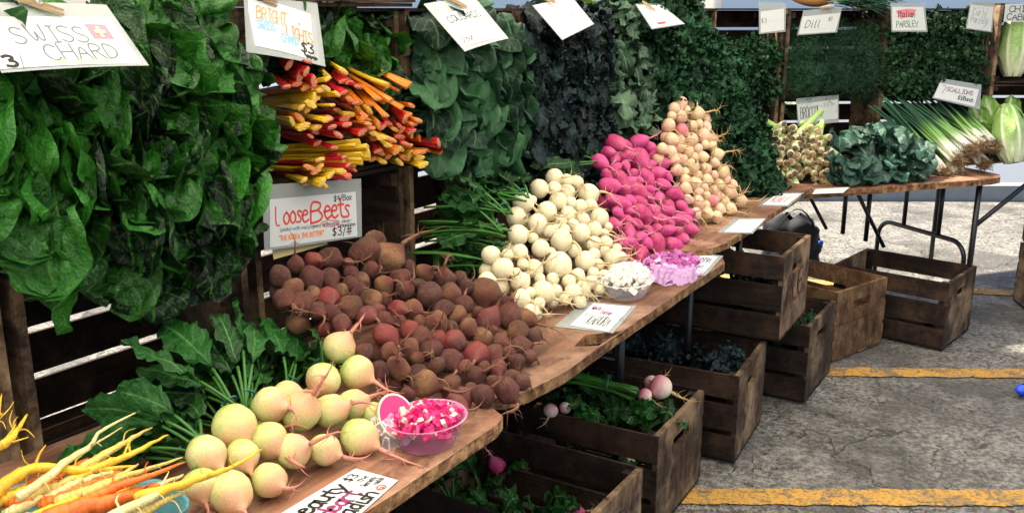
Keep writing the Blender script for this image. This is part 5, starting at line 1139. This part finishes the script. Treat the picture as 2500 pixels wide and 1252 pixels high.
# ============================================================ SIGNS
FONT = {
'A': "0,0 2,6 4,0;.8,2.2 3.2,2.2", 'B': "0,0 0,6 2.6,5.8 3.4,4.8 2.6,3.4 0,3.2;2.6,3.2 3.9,2 3.2,.4 0,0", 'C': "3.9,4.9 2.8,6 1.2,5.6 .1,3.6 .2,1.8 1.2,.3 2.8,0 4,1", 'D': "0,0 0,6 2,5.7 3.8,4 3.8,2 2.2,.3 0,0",
'E': "3.6,6 0,6 0,0 3.6,0;0,3.1 3,3.1", 'G': "3.9,5 2.6,6 .9,5.3 0,3 .8,.7 2.6,0 3.9,1 3.9,2.6 2.4,2.6", 'H': "0,0 0,6;4,0 4,6;0,3 4,3", 'I': "2,0 2,6;1,6 3,6;1,0 3,0", 'K': "0,0 0,6;3.6,6 0,2.8 3.8,0", 'L': "0,6 0,0 3.6,0",
'M': "0,0 .4,6 2,2 3.6,6 4,0", 'N': "0,0 0,6 3.8,0 3.8,6", 'O': "2,6 .5,5.2 0,3 .5,.8 2,0 3.5,.8 4,3 3.5,5.2 2,6", 'P': "0,0 0,6 2.6,5.8 3.6,4.6 2.8,3.1 0,2.8", 'R': "0,0 0,6 2.6,5.8 3.6,4.6 2.8,3.1 0,2.9;1.6,2.9 3.8,0", 'S': "3.7,5.2 2.4,6 .8,5.6 .3,4.4 1.2,3.4 3,2.7 3.9,1.5 3,.3 1.4,0 .1,.8",
'T': "0,6 4,6;2,6 2,0", 'U': "0,6 .1,1.4 1.4,0 2.8,.1 3.8,1.6 4,6", 'W': "0,6 .7,1 1.6,.1 2.1,2 2.3,4 2.5,1.4 3.4,0 4.3,1.2 4.6,6", 'Y': "0,6 2,3 4,6;2,3 2,0", 'X': "0,0 4,6;0,6 4,0", 'V': "0,6 2,0 4,6",
'1': "1,4.8 2,6 2,0", '3': "0.2,5.4 1.6,6 3.2,5 2.6,3.7 1.2,3.2 3,2.8 3.6,1.3 2.4,0 .2,.6", '4': "3,0 3,6 0,2 4,2", '7': "0,5.4 3.6,6 1.6,0", '$': "3.6,4.8 2,5.4 .5,4.5 1,3.4 3,2.6 3.5,1.4 2,.5 .3,1.1;2,6.4 2,-.4", '/': "0,-.8 2.4,6.8", '#': "1,0 1.6,6;2.6,0 3.2,6;0,2 4,2;.2,4 4.2,4",
'"': "1,6.4 1,5;2.2,6.4 2.2,5", '(': "2,6.4 1,4.5 1,1.5 2,-.4", ')': "1,6.4 2,4.5 2,1.5 1,-.4", '-': "1,2.6 3,2.6", '.': "1,0 1.3,.3", ',': "1.2,.4 .8,-.8",
'a': "3,3.6 1.4,4 .2,2.6 .4,.7 1.6,0 3,1.2 3,4;3,1.2 3.5,0", 'b': "0,6 0,0 2,.2 3.2,1.8 2.2,3.6 0,3", 'c': "3,3.4 1.6,4 .2,2.4 .6,.5 2,0 3.2,.8", 'd': "3,6 3,0;3,3.2 1.4,4 .2,2.2 1,0 3,1", 'e': "0,2.2 3.1,2.4 2.4,3.8 1,3.8 .1,2 .8,.2 2,0 3.3,.8", 'f': "3,5.6 2,6 1.2,4.8 1.2,0;0,3.6 2.6,3.6",
'g': "3,3.6 1.4,4 .3,2.4 1.2,.6 3,1.6 3,4 3,-1 1.6,-2 .4,-1.4", 'h': "0,6 0,0;0,2.6 1.6,4 3,3 3,0", 'i': "1.2,3.8 1.2,0 2,.2;1.2,5.2 1.3,5.5", 'k': "0,6 0,0;2.8,3.8 0,1.8 3,0", 'l': "1.2,6 1.2,.6 2.2,0", 'm': "0,0 0,4;0,3 1.1,4 1.9,3 1.9,0;1.9,3 3,4 3.9,3 3.9,0", 'n': "0,0 0,4;0,2.8 1.6,4 3,3 3,0",
'o': "1.6,4 .3,3 .2,1.2 1.4,0 2.8,.8 3,2.8 1.6,4", 'p': "0,4 0,-2;0,3 1.8,4 3.1,2.4 2,.2 0,.8", 'r': "0,4 0,0;0,2.6 1.4,4 2.6,3.6", 's': "2.8,3.4 1.4,4 .5,3 2.5,1.6 2.2,.2 .2,.4", 't': "1.4,5.6 1.3,.8 2.8,0;0,3.9 2.8,4", 'u': "0,4 .2,.7 1.6,0 3,1.2;3,4 3,0 3.5,0", 'w': "0,4 .9,0 1.9,3 2.9,0 3.9,4", 'y': "0,4 1.6,1;3.2,4 1.6,.6 .2,-2", 'v': "0,4 1.5,0 3,4", 'x': "0,4 3,0;0,0 3,4", ' ': ""}
def chaikin(p):
    if len(p) < 3: return p
    for _ in range(2):
        q = [p[0]]
        for a, b in zip(p[:-1], p[1:]): q += [a * .75 + b * .25, a * .25 + b * .75]
        p = np.array(q + [p[-1]])
    return p
class Sign:
    def __init__(s, paper, plane_p, plane_n, label, sleeve=None, name='price_sign', back=None, paper_mat=None, bow=0.0, flat=False):
        s.n = unit(plane_n); s.q = [on_plane(x, y, plane_p, s.n) for x, y in paper]      # TL TR BR BL
        s.Wd = (np.linalg.norm(s.q[1] - s.q[0]) + np.linalg.norm(s.q[2] - s.q[3])) / 2; s.H = (np.linalg.norm(s.q[3] - s.q[0]) + np.linalg.norm(s.q[2] - s.q[1])) / 2
        s.c = sum(s.q) / 4; s.bow = bow
        s.e = empty(name, s.c, label, 'sign', 'handwritten price signs')
        if sleeve is not None: s.slab([on_plane(x, y, plane_p, s.n) for x, y in sleeve], -.0012, -.0004, 'sleeve', M_sleeve)
        s.slab(s.q, 0, .0006, 'paper', paper_mat or M_paper)
        s.ink = {}; s.rg = np.random.default_rng(len(label))
    def pos(s, q, x, y, h):
        b = s.bow * (4 * x * (1 - x))
        return (q[0] * (1 - x) + q[1] * x) * (1 - y) + (q[3] * (1 - x) + q[2] * x) * y + s.n * (h + b)
    def slab(s, q, h0, h1, nm, mat):
        mb = MB(); n = 10
        mb.grid(np.array([[s.pos(q, i / n, j / n, h1) for i in range(n + 1)] for j in range(n + 1)])); mb.grid(np.array([[s.pos(q, i / n, j / n, h0) for i in range(n, -1, -1)] for j in range(n + 1)]))
        for e_ in (lambda t, h: s.pos(q, t, 0, h), lambda t, h: s.pos(q, 1, t, h), lambda t, h: s.pos(q, 1 - t, 1, h), lambda t, h: s.pos(q, 0, 1 - t, h)):
            mb.grid(np.array([[e_(i / n, h0) for i in range(n + 1)], [e_(i / n, h1) for i in range(n + 1)]]))
        build(mb, nm, mat, s.e, smooth=False, origin=s.c)
    def stroke(s, pts, wd, col, lift=.0011):
        """pts in paper fractions (x right, y down)"""
        mb = s.ink.setdefault(col, MB()); pts = chaikin(np.array(pts, float)); m = np.array([p_ * A(s.Wd, s.H) for p_ in pts])
        if len(m) < 2: return
        T = np.gradient(m, axis=0); T /= np.linalg.norm(T, axis=1)[:, None] + 1e-9; Nn = np.stack([-T[:, 1], T[:, 0]], 1) * wd / 2
        m[0] -= T[0] * wd * .4; m[-1] += T[-1] * wd * .4
        sgn = len(mb.f) * 1e-7
        L = [(m[i] + Nn[i], m[i] - Nn[i]) for i in range(len(m))]
        mb.grid(np.array([[s.pos(s.q, a[0] / s.Wd, a[1] / s.H, lift + sgn) for a in r_] for r_ in L]))
    def text(s, t, x, y, h, col, wd=None, wide=.62, slant=0.0, gap=.30, dy=0.0, jit=.03, fit=None):
        """x, y: left end of the base line; h: cap height as a share of the paper height"""
        hm = h * s.H; wd = wd or hm * .10; cw = hm * wide / 4; X = x * s.Wd; Y = y * s.H
        if fit is not None:
            tot = sum((max(float(k.split(',')[0]) for st in FONT.get(c_, '').split(';') for k in st.split()) if FONT.get(c_, '') else 2.4) + gap * 4 for c_ in t) - gap * 4
            cw = fit * s.Wd / tot
        for ch in t:
            g = FONT.get(ch, ''); mx = 0
            jy = s.rg.normal() * hm * jit
            for st in g.split(';'):
                if not st: continue
                pp = [tuple(map(float, k.split(','))) for k in st.split()]; mx = max(mx, max(a for a, b in pp))
                s.stroke([((X + a * cw + slant * b * hm / 6) / s.Wd, (Y - b * hm / 6 + jy + s.rg.normal() * hm * .012) / s.H) for a, b in pp], wd, col)
            X += (mx if g else 2.4) * cw + gap * cw * 4 ; Y += dy * hm
    def scrawl(s, x, y, L, h, col, wd=.0008, n=3):
        """illegible small handwriting: a wavy line broken into words"""
        t = x
        while t < x + L:
            w_ = s.rg.uniform(.06, .14); pts = [(t + w_ * i / 9, y + h * (.5 * sin(i * 2.4 + t * 50) + s.rg.normal() * .2)) for i in range(10)]; s.stroke(pts, wd, col); t += w_ + .03
    def rect(s, x0, y0, x1, y1, col, lift=.0009):
        mb = s.ink.setdefault(col, MB()); mb.grid(np.array([[s.pos(s.q, x0 + (x1 - x0) * i / 3, y0 + (y1 - y0) * j / 3, lift) for i in range(4)] for j in range(4)]))
    def done(s):
        for col, mb in s.ink.items(): build(mb, 'lettering', INK[col], s.e, smooth=False, origin=s.c)
def pin(px, py, p0, nrm, ang, label, L=.075, lift=.004):
    """sprung clothes peg: two jaws and a wire coil"""
    nrm = unit(nrm); c = on_plane(px, py, p0, nrm) + nrm * lift; x = unit(camR - nrm * (camR @ nrm)); y = np.cross(nrm, x); ax = x * cos(ang) + y * sin(ang); ay = np.cross(nrm, ax)
    e = empty('clothespin', c, label, 'clothespin', 'wooden clothespins holding the signs')
    for s_ in (-1, 1):
        mb = MB(); d = unit(ax + ay * s_ * .09); q = c + ay * s_ * .0045
        P_ = [q - d * L * .5 + ay * s_ * .003, q - d * L * .1, q + d * L * .15 - ay * s_ * .0008, q + d * L * .5 - ay * s_ * .0035]
        mb.tube(P_, [.0028, .0040, .0042, .0026], 4, up=nrm); build(mb, 'jaw', M_pin, e, smooth=False, origin=c)
    mb = MB(); mb.tube([c + ax * .004 + (ax * cos(t) + ay * sin(t)) * .004 + nrm * (.003 + .0004 * t) for t in np.linspace(0, 12.5, 26)], .0007, 4); mb.tube([c + ay * .007 - ax * .016 + nrm * .004, c + ax * .004 + nrm * .005, c - ay * .007 - ax * .016 + nrm * .004], .0007, 4)
    build(mb, 'spring', M_wire, e, origin=c)
def tilt(nn, a): return unit(nn * cos(a) + Zv * sin(a))
# swiss chard
pp = R(.05, .12, .80); nn_ = tilt(dn, radians(40))
s = Sign([(-85, 45), (270, 46), (346, 156), (0, 170)], pp, nn_, 'large white card reading swiss chard with a red and white cross flag', [(-104, 8), (260, 12), (364, 160), (5, 178)], bow=.004)
s.text('S', .20, .53, .34, 'grey', .0028, 1.0, fit=0.085); s.text('WISS', .315, .53, .34, 'grey', .0028, .78, gap=.20, fit=0.4); s.text('CHARD', .34, .885, .32, 'grey', .0030, .92, gap=.22, fit=0.52)
s.rect(.755, .15, .915, .47, 'red' if 0 else 'pink'); s.rg = np.random.default_rng(1)
s.stroke([(.835, .23), (.835, .40)], .007, 'cream', .0014); s.stroke([(.805, .315), (.865, .315)], .007, 'cream', .0018)
s.text('3', .055, .97, .22, 'black', .0055, .9); s.text('/', .145, .98, .20, 'grey', .0016); s.text('bunch', .17, .95, .10, 'pale', .0012)
for y in (.925, .965, .99): s.scrawl(.36, y - .03, .42, .02, 'cream', .0022)
s.done(); pin(85, 14, pp + nn_ * .006, nn_, .35, 'clothespin above the swiss chard card', .09)
# a second sleeve clipped behind it, only its lower edge in view
# bright lights
pp = R(.80, .07, .74); nn_ = tilt(dn, radians(22))
s = Sign([(604, -8), (769, 40), (781, 154), (612, 110)], pp, nn_, 'tilted card reading bright lights swiss chard above the rainbow stalks', [(595, -22), (775, 8), (795, 163), (602, 128)], bow=.006)
s.text('BRIGHT', .10, .42, .27, 'orange', .0034, .62, gap=.12, dy=.02, fit=0.42); s.text('LIGHTS', .50, .66, .24, 'orange', .0034, .62, gap=.12, dy=.0, fit=0.4); s.text('BRIGHT', .106, .435, .27, 'pale_orange', .0016, .62, gap=.12, dy=.02, fit=0.42)
s.text('SWISS', .10, .62, .18, 'blue', .0034, .62, gap=.14, fit=0.24); s.text('CHARD', .42, .79, .19, 'blue', .0034, .62, gap=.14, fit=0.25)
s.text('$', .70, .90, .24, 'black', .0042, .7); s.text('3', .81, .88, .22, 'black', .0045, .8)
for k in range(9): s.stroke([(.76 + .02 * k, .93 + .02 * (k % 2)), (.80 + .02 * k, .99 - .02 * (k % 3)), (.78 + .02 * k, .95)], .005, 'black')
s.done(); pin(640, -4, pp + nn_ * .006, nn_, .1, 'clothespin at the top of the bright lights card')
# loose beets
pp = R(.80, .035, .38); nn_ = dn
s = Sign([(658, 487), (868, 468), (872, 576), (659, 604)], pp, nn_, 'white card reading loose beets in red letters, clipped on the crate lip', [(640, 452), (882, 436), (884, 578), (646, 613)])
s.text('L', .06, .56, .40, 'red', .0036, .3); s.text('oose', .14, .56, .40, 'red', .0050, .62, gap=.04, fit=0.28); s.text('B', .445, .58, .46, 'red', .0056, .62, fit=0.14); s.text('eets', .60, .55, .44, 'red', .0056, .60, gap=.02, fit=0.31)
s.text('$4/Box', .72, .17, .13, 'black', .0022, .62, gap=.16, fit=0.22); s.text('loaded with red pigment', .10, .70, .085, 'black', .0010, .55, gap=.14, jit=.05, fit=0.46); s.text('anthocyanin,', .585, .68, .075, 'black', .0010, .5, gap=.10, fit=0.19); s.text('cancer-', .81, .66, .075, 'black', .0010, .5, gap=.10, fit=0.12); s.text('fighter substance', .76, .75, .075, 'black', .0010, .5, gap=.08, fit=0.22)
s.stroke([(.57, .60), (.63, .58), (.64, .55), (.67, .58), (.78, .60), (.775, .69), (.70, .70), (.69, .73), (.67, .70), (.58, .70), (.57, .60)], .0022, 'red')
s.text('"THE KOREA THE BETTER"', .09, .88, .10, 'orange', .0026, .50, gap=.14, fit=0.5); s.text('$3/#', .69, .93, .19, 'black', .0026, .55, gap=.22, fit=0.24)
s.done(); pin(760, 445, pp + nn_ * .006, nn_, -.06, 'clothespin lying along the top of the beet card', .07, .006)
s = Sign([(664, 606), (795, 588), (800, 596), (668, 633)], R(.80, .01, .30), dn, 'strip of yellow paper peeking out under the beet card', name='paper_strip', paper_mat=M_paper_y); s.done()
# collards, dark kale, flag card: lying on the leaves, clipped to the crate rims
pp = R(1.40, .10, .80); nn_ = tilt(dn, radians(48))
s = Sign([(1069, 39), (1167, 18), (1230, 90), (1130, 115)], pp, nn_, 'white card reading collards', [(1034, 10), (1161, -4), (1242, 94), (1135, 126)], bow=.004)
s.text('COLLARDS', .10, .30, .20, 'black', .0036, .58, gap=.20, fit=0.78)
s.stroke([(.25, .5), (.4, .42), (.6, .40), (.72, .55), (.6, .66), (.45, .62), (.3, .68), (.25, .5)], .0010, 'pale'); s.stroke([(.35, .55), (.5, .60), (.65, .72)], .001, 'pale'); s.text('3/bun', .06, .90, .18, 'black', .0024, .55)
s.done(); pin(1108, 6, pp + nn_ * .006, nn_, .2, 'clothespin at the top of the collards card', .08)
pp = R(1.95, .10, .80); nn_ = tilt(dn, radians(48))
s = Sign([(1303, 15), (1392, -6), (1447, 59), (1375, 95)], pp, nn_, 'white card with faint cursive writing above the dark kale', [(1300, 14), (1395, -9), (1451, 59), (1373, 98)])
s.text('Dino', .34, .32, .20, 'grey', .0030, .6, slant=.2); s.text('Cavolo Nero', .12, .58, .17, 'grey', .0026, .55, slant=.2, fit=0.7); s.scrawl(.18, .72, .62, .03, 'grey', .001); s.scrawl(.22, .82, .3, .03, 'grey', .001); s.done(); pin(1335, 2, pp + nn_ * .006, nn_, .5, 'clothespin at the top of the cursive kale card', .07)
pp = R(2.52, .10, .80); nn_ = tilt(dn, radians(48))
s = Sign([(1555, 14), (1612, 13), (1668, 58), (1594, 69)], pp, nn_, 'white card with a small tricolour flag among the lobed kale', [(1551, 10), (1614, 10), (1673, 59), (1592, 72)])
for k, c_ in enumerate(('pale', 'blue', 'red')): s.rect(.22, .60 + .10 * k, .50, .70 + .10 * k, c_)
s.text('$3', .62, .50, .14, 'grey', .0012); s.scrawl(.3, .3, .5, .04, 'pale', .001); s.done(); pin(1582, 17, pp + nn_ * .006, nn_, -.1, 'clothespin on the flag card', .06)
# corner crate card, far crates
s = Sign([(1857, 29), (1914, 22), (1914, 74), (1857, 81)], RD(-.56, .04, .7), nD, 'pale blue card with a three dollar price at its edge, next to the post', [(1853, 4), (1919, 8), (1918, 78), (1853, 84)])
s.text('$3', .02, .55, .22, 'black', .0018, .6); s.scrawl(.35, .5, .4, .05, 'pale', .0008); s.done()
s = Sign([(1960, 41), (2052, 32), (2039, 78), (1950, 84)], RD(0, .03, .7), nD, 'grey white card reading dill', [(1962, 26), (2056, 18), (2044, 80), (1946, 87)])
s.text('Dill', .12, .68, .42, 'black', .0032, .5, slant=.1, gap=.16, fit=0.38); s.text('$3', .72, .38, .20, 'black', .0020, .5); s.scrawl(.3, .82, .6, .03, 'pale', .001); s.done(); pin(2020, 18, RD(0, .04, .7), nD, .1, 'clothespin holding the dill card', .07)
s = Sign([(2178, 18), (2254, 18), (2261, 75), (2179, 75)], RP(0, .15, .7), nP, 'card reading italian parsley with a pink scribble', [(2174, 8), (2258, 8), (2265, 79), (2177, 78)])
for k in range(7): s.stroke([(.14 + .02 * k, .20 + .045 * k), (.45, .10 + .05 * k), (.74 - .02 * k, .14 + .04 * k)], .008, 'pink', .0009)
s.text('Italian', .14, .42, .26, 'black', .0032, .55, slant=.15, fit=0.55); s.text('PARSLEY', .12, .86, .26, 'green', .0032, .5, gap=.14, fit=0.66); s.done()
s = Sign([(2370, 12), (2425, 18), (2419, 77), (2361, 69)], RP(0, .15, .7), nP, 'tilted card reading curly parsley at the crate corner', [(2370, 4), (2429, 6), (2422, 80), (2358, 71)])
s.text('Curly', .14, .42, .28, 'black', .0014, .6, fit=0.6); s.text('Parsley', .10, .74, .28, 'black', .0014, .6, fit=0.7); 
for k in range(4): s.stroke([(.10 + .2 * k, .12), (.14 + .2 * k, .05), (.2 + .2 * k, .12), (.16 + .2 * k, .17)], .0012, 'grey')
s.stroke([(.7, .5), (.9, .55), (.8, .7), (.7, .85), (.6, .98)], .0014, 'grey'); s.done()
s = Sign([(2455, 10), (2560, 8), (2560, 54), (2450, 54)], RC(0, .03, .7), nC, 'card for the chinese cabbage, cut by the picture edge'); s.text('CHINESE', .10, .46, .34, 'black', .0040, .62, gap=.18, fit=0.85); s.text('CABBAGE', .06, .90, .34, 'black', .0040, .62, gap=.18, fit=0.85); s.done()
s = Sign([(1946, 255), (2045, 243), (2045, 290), (1950, 300)], RD(0, .04, .35), nD, 'card reading broccoli above the leek roots', [(1944, 241), (2048, 232), (2048, 299), (1948, 309)])
s.text('BROCCOLi', .06, .80, .62, 'black', .0030, .26, gap=.10, fit=0.54); s.text('$3/lb', .64, .30, .22, 'grey', .0014, .5, fit=0.25); s.scrawl(.68, .6, .2, .06, 'pale'); s.done()
s = Sign([(2294, 203), (2390, 219), (2379, 260), (2280, 238)], RP(0, .16, .35), unit(nP + Zv * .3), 'tilted card reading 7 scallions with the price per bunch', [(2300, 192), (2396, 207), (2393, 268), (2276, 240)])
s.text('7', .10, .66, .56, 'green', .0028, .5); s.text('SCALLIONS', .22, .42, .26, 'purple', .0034, .66, gap=.16, fit=0.66); s.text('$3/Bunch', .55, .80, .24, 'black', .0032, .5, gap=.14, fit=0.38); s.done()
# cards lying on the tables
zt = TH + .0022
s = Sign([(670, 1262), (868, 1143), (972, 1172), (840, 1290)], A(0, 0, zt), Zv, 'long card for the radishes lying along the near table edge, written sideways', paper_mat=M_paper)
# the writing runs away from the viewer: first text line starts at the far short side
class T90:
    pass
def side_text(s, t, x, y, h, col, wd, wide=.6, gap=.2):
    """letters turned a quarter: they advance along -y"""
    W0, H0, q0 = s.Wd, s.H, s.q; s.q = [q0[3], q0[0], q0[1], q0[2]]; s.Wd, s.H = H0, W0; s.text(t, x, y, h, col, wd, wide, gap=gap); s.Wd, s.H, s.q = W0, H0, q0
s.Wd, s.H = s.Wd, s.H
s.text('Beauty', -.02, .36, .30, 'black', .0058, .75, gap=.10, fit=0.7); s.text('Heart', .12, .66, .27, 'purple', .0062, .75, gap=.10, fit=0.5); s.text('Radish', .10, .93, .27, 'black', .0056, .75, gap=.10, fit=0.58)
s.text('$3', .76, .26, .18, 'black', .0028); s.text('the', .80, .44, .12, 'black', .0016); s.text('Specialty', .74, .60, .11, 'black', .0016, .55, fit=0.2); s.text('radish', .82, .74, .11, 'black', .0016, .55, fit=0.14)
s.stroke([(.74, .86), (.78, .78), (.84, .80), (.85, .90), (.79, .95), (.74, .86)], .0030, 'red'); s.stroke([(.76, .87), (.80, .84), (.82, .90), (.78, .90)], .0030, 'red'); s.done()
s = Sign([(1449, 740), (1541, 749), (1485, 809), (1392, 794)], A(0, 0, zt), Zv, 'laminated card lying beneath the white turnips and reading kabura', [(1426, 734), (1555, 746), (1497, 812), (1353, 796)])
s.text('White', .10, .28, .15, 'purple', .0024, .6, fit=0.25); s.text('Turnip', .40, .42, .16, 'purple', .0024, .6, fit=0.3); s.text('KABURA', .30, .86, .34, 'black', .0022, .56, gap=.22, fit=0.55); s.text('$3/bunch', .04, .55, .10, 'black', .0010); s.done()
s = Sign([(1696, 620), (1752, 627), (1716, 668), (1655, 660)], A(0, 0, zt + .001), Zv, 'card half covered by the wrapped bowl of purple radish', [(1680, 614), (1766, 624), (1722, 673), (1640, 664)])
s.text('RADISH', .25, .40, .26, 'black', .0032, .5, fit=0.6); s.text('$3/bunch', .3, .75, .20, 'black', .0016, .5, fit=0.5); s.done()
zt = TH + .0282
s = Sign([(1805, 536), (1867, 535), (1834, 567), (1768, 566)], A(0, 0, zt), Zv, 'pale card lying on the lapped table below the small turnips', [(1790, 532), (1872, 532), (1838, 570), (1752, 568)])
s.scrawl(.1, .3, .7, .05, 'grey', .001); s.scrawl(.1, .55, .7, .05, 'grey', .001); s.text('$3', .6, .85, .22, 'grey', .0014); s.done()
s = Sign([(1897, 473), (1957, 473), (1922, 501), (1861, 500)], A(0, 0, zt), Zv, 'card with red letters reading kale at the end of the lapped table', [(1885, 470), (1963, 470), (1926, 504), (1850, 503)]); s.text('KALE', .16, .78, .50, 'red', .0036, .6, gap=.30, fit=0.66); s.done()
s = Sign([(1992, 462), (2075, 457), (2058, 471), (1982, 474)], A(0, 0, TH + .0025), Zv, 'blank looking card at the corner of the far table'); s.scrawl(.2, .5, .5, .08, 'pale', .001); s.done()
# stencil on the end of the raised crate
st_o = RG4(-.0012, .0, 0)
class Sten(Sign): pass
q_ = [RG4(-.0015, b, w) for b, w in ((.06, .27), (.34, .27), (.34, .10), (.06, .10))]
par = [o for o in COL.objects if o.get('label', '').startswith('crate raised')][0]
s = Sign.__new__(Sign); s.q = q_; s.n = unit(np.cross(q_[3] - q_[0], q_[1] - q_[0])); s.Wd, s.H, s.bow, s.ink, s.rg = .28, .17, 0, {}, np.random.default_rng(2); s.c = sum(q_) / 4
s.text('PLE', .05, .85, .6, 'purple', .014, .55, gap=.25, fit=0.8); bpy.context.view_layer.update()
o = build(s.ink['purple'], 'stencil', plain('faded_stencil', c4(.10, .035, .025), .9), None, smooth=False)
o.parent = par; o.matrix_parent_inverse = par.matrix_world.inverted()
# ============================================================ LOOSE THINGS
# black bag slumped under the lapped table
cB = P(1925, 640, 0); rg = np.random.default_rng(6); G = np.zeros((16, 28, 3))
for i in range(16):
    t = i / 15; rr = .16 * (1 - .15 * t) * (1 if t < .85 else 1 - (t - .85) * 4)
    for j in range(28):
        a = 2 * pi * j / 28; k = 1 + .10 * sin(3 * a + 5 * t) + .06 * sin(7 * a - 9 * t) + .03 * rg.normal(); G[i, j] = cB + A(rr * k * 1.15 * cos(a), rr * k * .8 * sin(a), .30 * t + .02 * sin(4 * a) * t)
mb = MB(); mb.grid(G, closed=True); e = empty('duffel_bag', cB, 'black bag slumped on the asphalt behind the raised crate', 'bag'); build(mb, 'fabric', plain('black_nylon', c4(.012, .014, .02), .75, nz=.3, nscale=30), e, origin=cB)
mb = MB(); mb.tube(bez(cB + A(-.1, -.1, .26), cB + A(0, -.12, .48), cB + A(.12, -.08, .24), 12), .010, 6, flat=.4); build(mb, 'strap', M_steel, e, origin=cB)
mb = MB(); mb.box(cB + A(.15, -.13, .16), (.03, .012, .02)); build(mb, 'blue_tag', plain('blue_plastic', c4(.02, .12, .75), .4), e, origin=cB)
# blue glove like scrap at the right edge
cb_ = P(2496, 968, 0); G = np.zeros((7, 14, 3))
for i in range(7):
    for j in range(14): a = 2 * pi * j / 14; G[i, j] = cb_ + A(.035 * cos(a) * (1 + .2 * sin(3 * a + i)) * sin(pi * (i + .3) / 7), .03 * sin(a) * sin(pi * (i + .3) / 7), .055 * (i / 6))
mb = MB(); mb.grid(G, closed=True); tag(build(mb, 'plastic_bag', plain('blue_bag', c4(.01, .08, .80), .3), origin=cb_), 'crumpled bright blue plastic bag on the asphalt, at the frame edge', 'plastic bag')
# tubs on top of the rack, against the light
def tub(c, X, Y, size, mat, lb, nm='plastic_tub'):
    e = empty(nm, c, lb, 'tub', 'tubs and boxes on top of the rack'); mb = MB(); hx, hy, hz = np.array(size) / 2; G = np.zeros((4, 24, 3))
    for i, (s_, z) in enumerate(((.88, 0), (.97, .9), (1.0, 1.0), (1.0, 1.0))):
        for j in range(24): a = 2 * pi * j / 24; ca, sa = cos(a), sin(a); k = (abs(ca) ** 7 + abs(sa) ** 7) ** (-1 / 7); q = s_ if i < 3 else .93; G[i, j] = c + X * ca * k * hx * q + Y * sa * k * hy * q + Zv * (z * size[2])
    mb.grid(G, closed=True); build(mb, 'body', mat, e, origin=c)
    mb = MB(); mb.box(c + Zv * (size[2] + .012), (size[0] * 1.03, size[1] * 1.03, .02), X, Y); build(mb, 'lid', mat, e, smooth=False, origin=c)
crate(mat4(du, -dn, Zv, R(.87, -.17, .8165 + .011)), 'empty crate standing on top of the rack above the rainbow chard', 'crates stacked as the display rack')
M_tub = plain('white_plastic', c4(.80, .80, .78), .4); M_tubb = plain('blue_plastic_box', c4(.01, .05, .55), .4)
RT = .8165
tub(R(.22, -.20, RT), du, dn, (.34, .26, .16), M_tub, 'white tub standing on the rack above the swiss chard')
tub(R(.60, -.22, RT), du, dn, (.16, .22, .10), M_tub, 'small white tub on the rack near the bright lights card')
tub(RD(-.80, -.24, RT), du, dn, (.18, .14, .13), M_tubb, 'blue box on the rack above the cilantro'); tub(RD(-.95, -.24, RT), du, dn, (.13, .14, .13), M_tub, 'white box beside the blue one on the rack')
tub(RD(-.62, -.24, RT), du, dn, (.16, .14, .13), M_tub, 'white box at the corner end of the rack')
# stray roots and leaf bits
rg = np.random.default_rng(19); mb = MB()
for i in range(60):
    q = P(rg.uniform(1850, 2400), rg.uniform(780, 1150), .004); a = rg.uniform(0, 6.28); mb.box(q, (.012, .004, .002), A(cos(a), sin(a), 0), A(-sin(a), cos(a), 0))
tag(build(mb, 'litter', M_stemd, smooth=False), 'tiny scraps of leaf scattered on the asphalt', 'leaf scraps', kind='stuff')
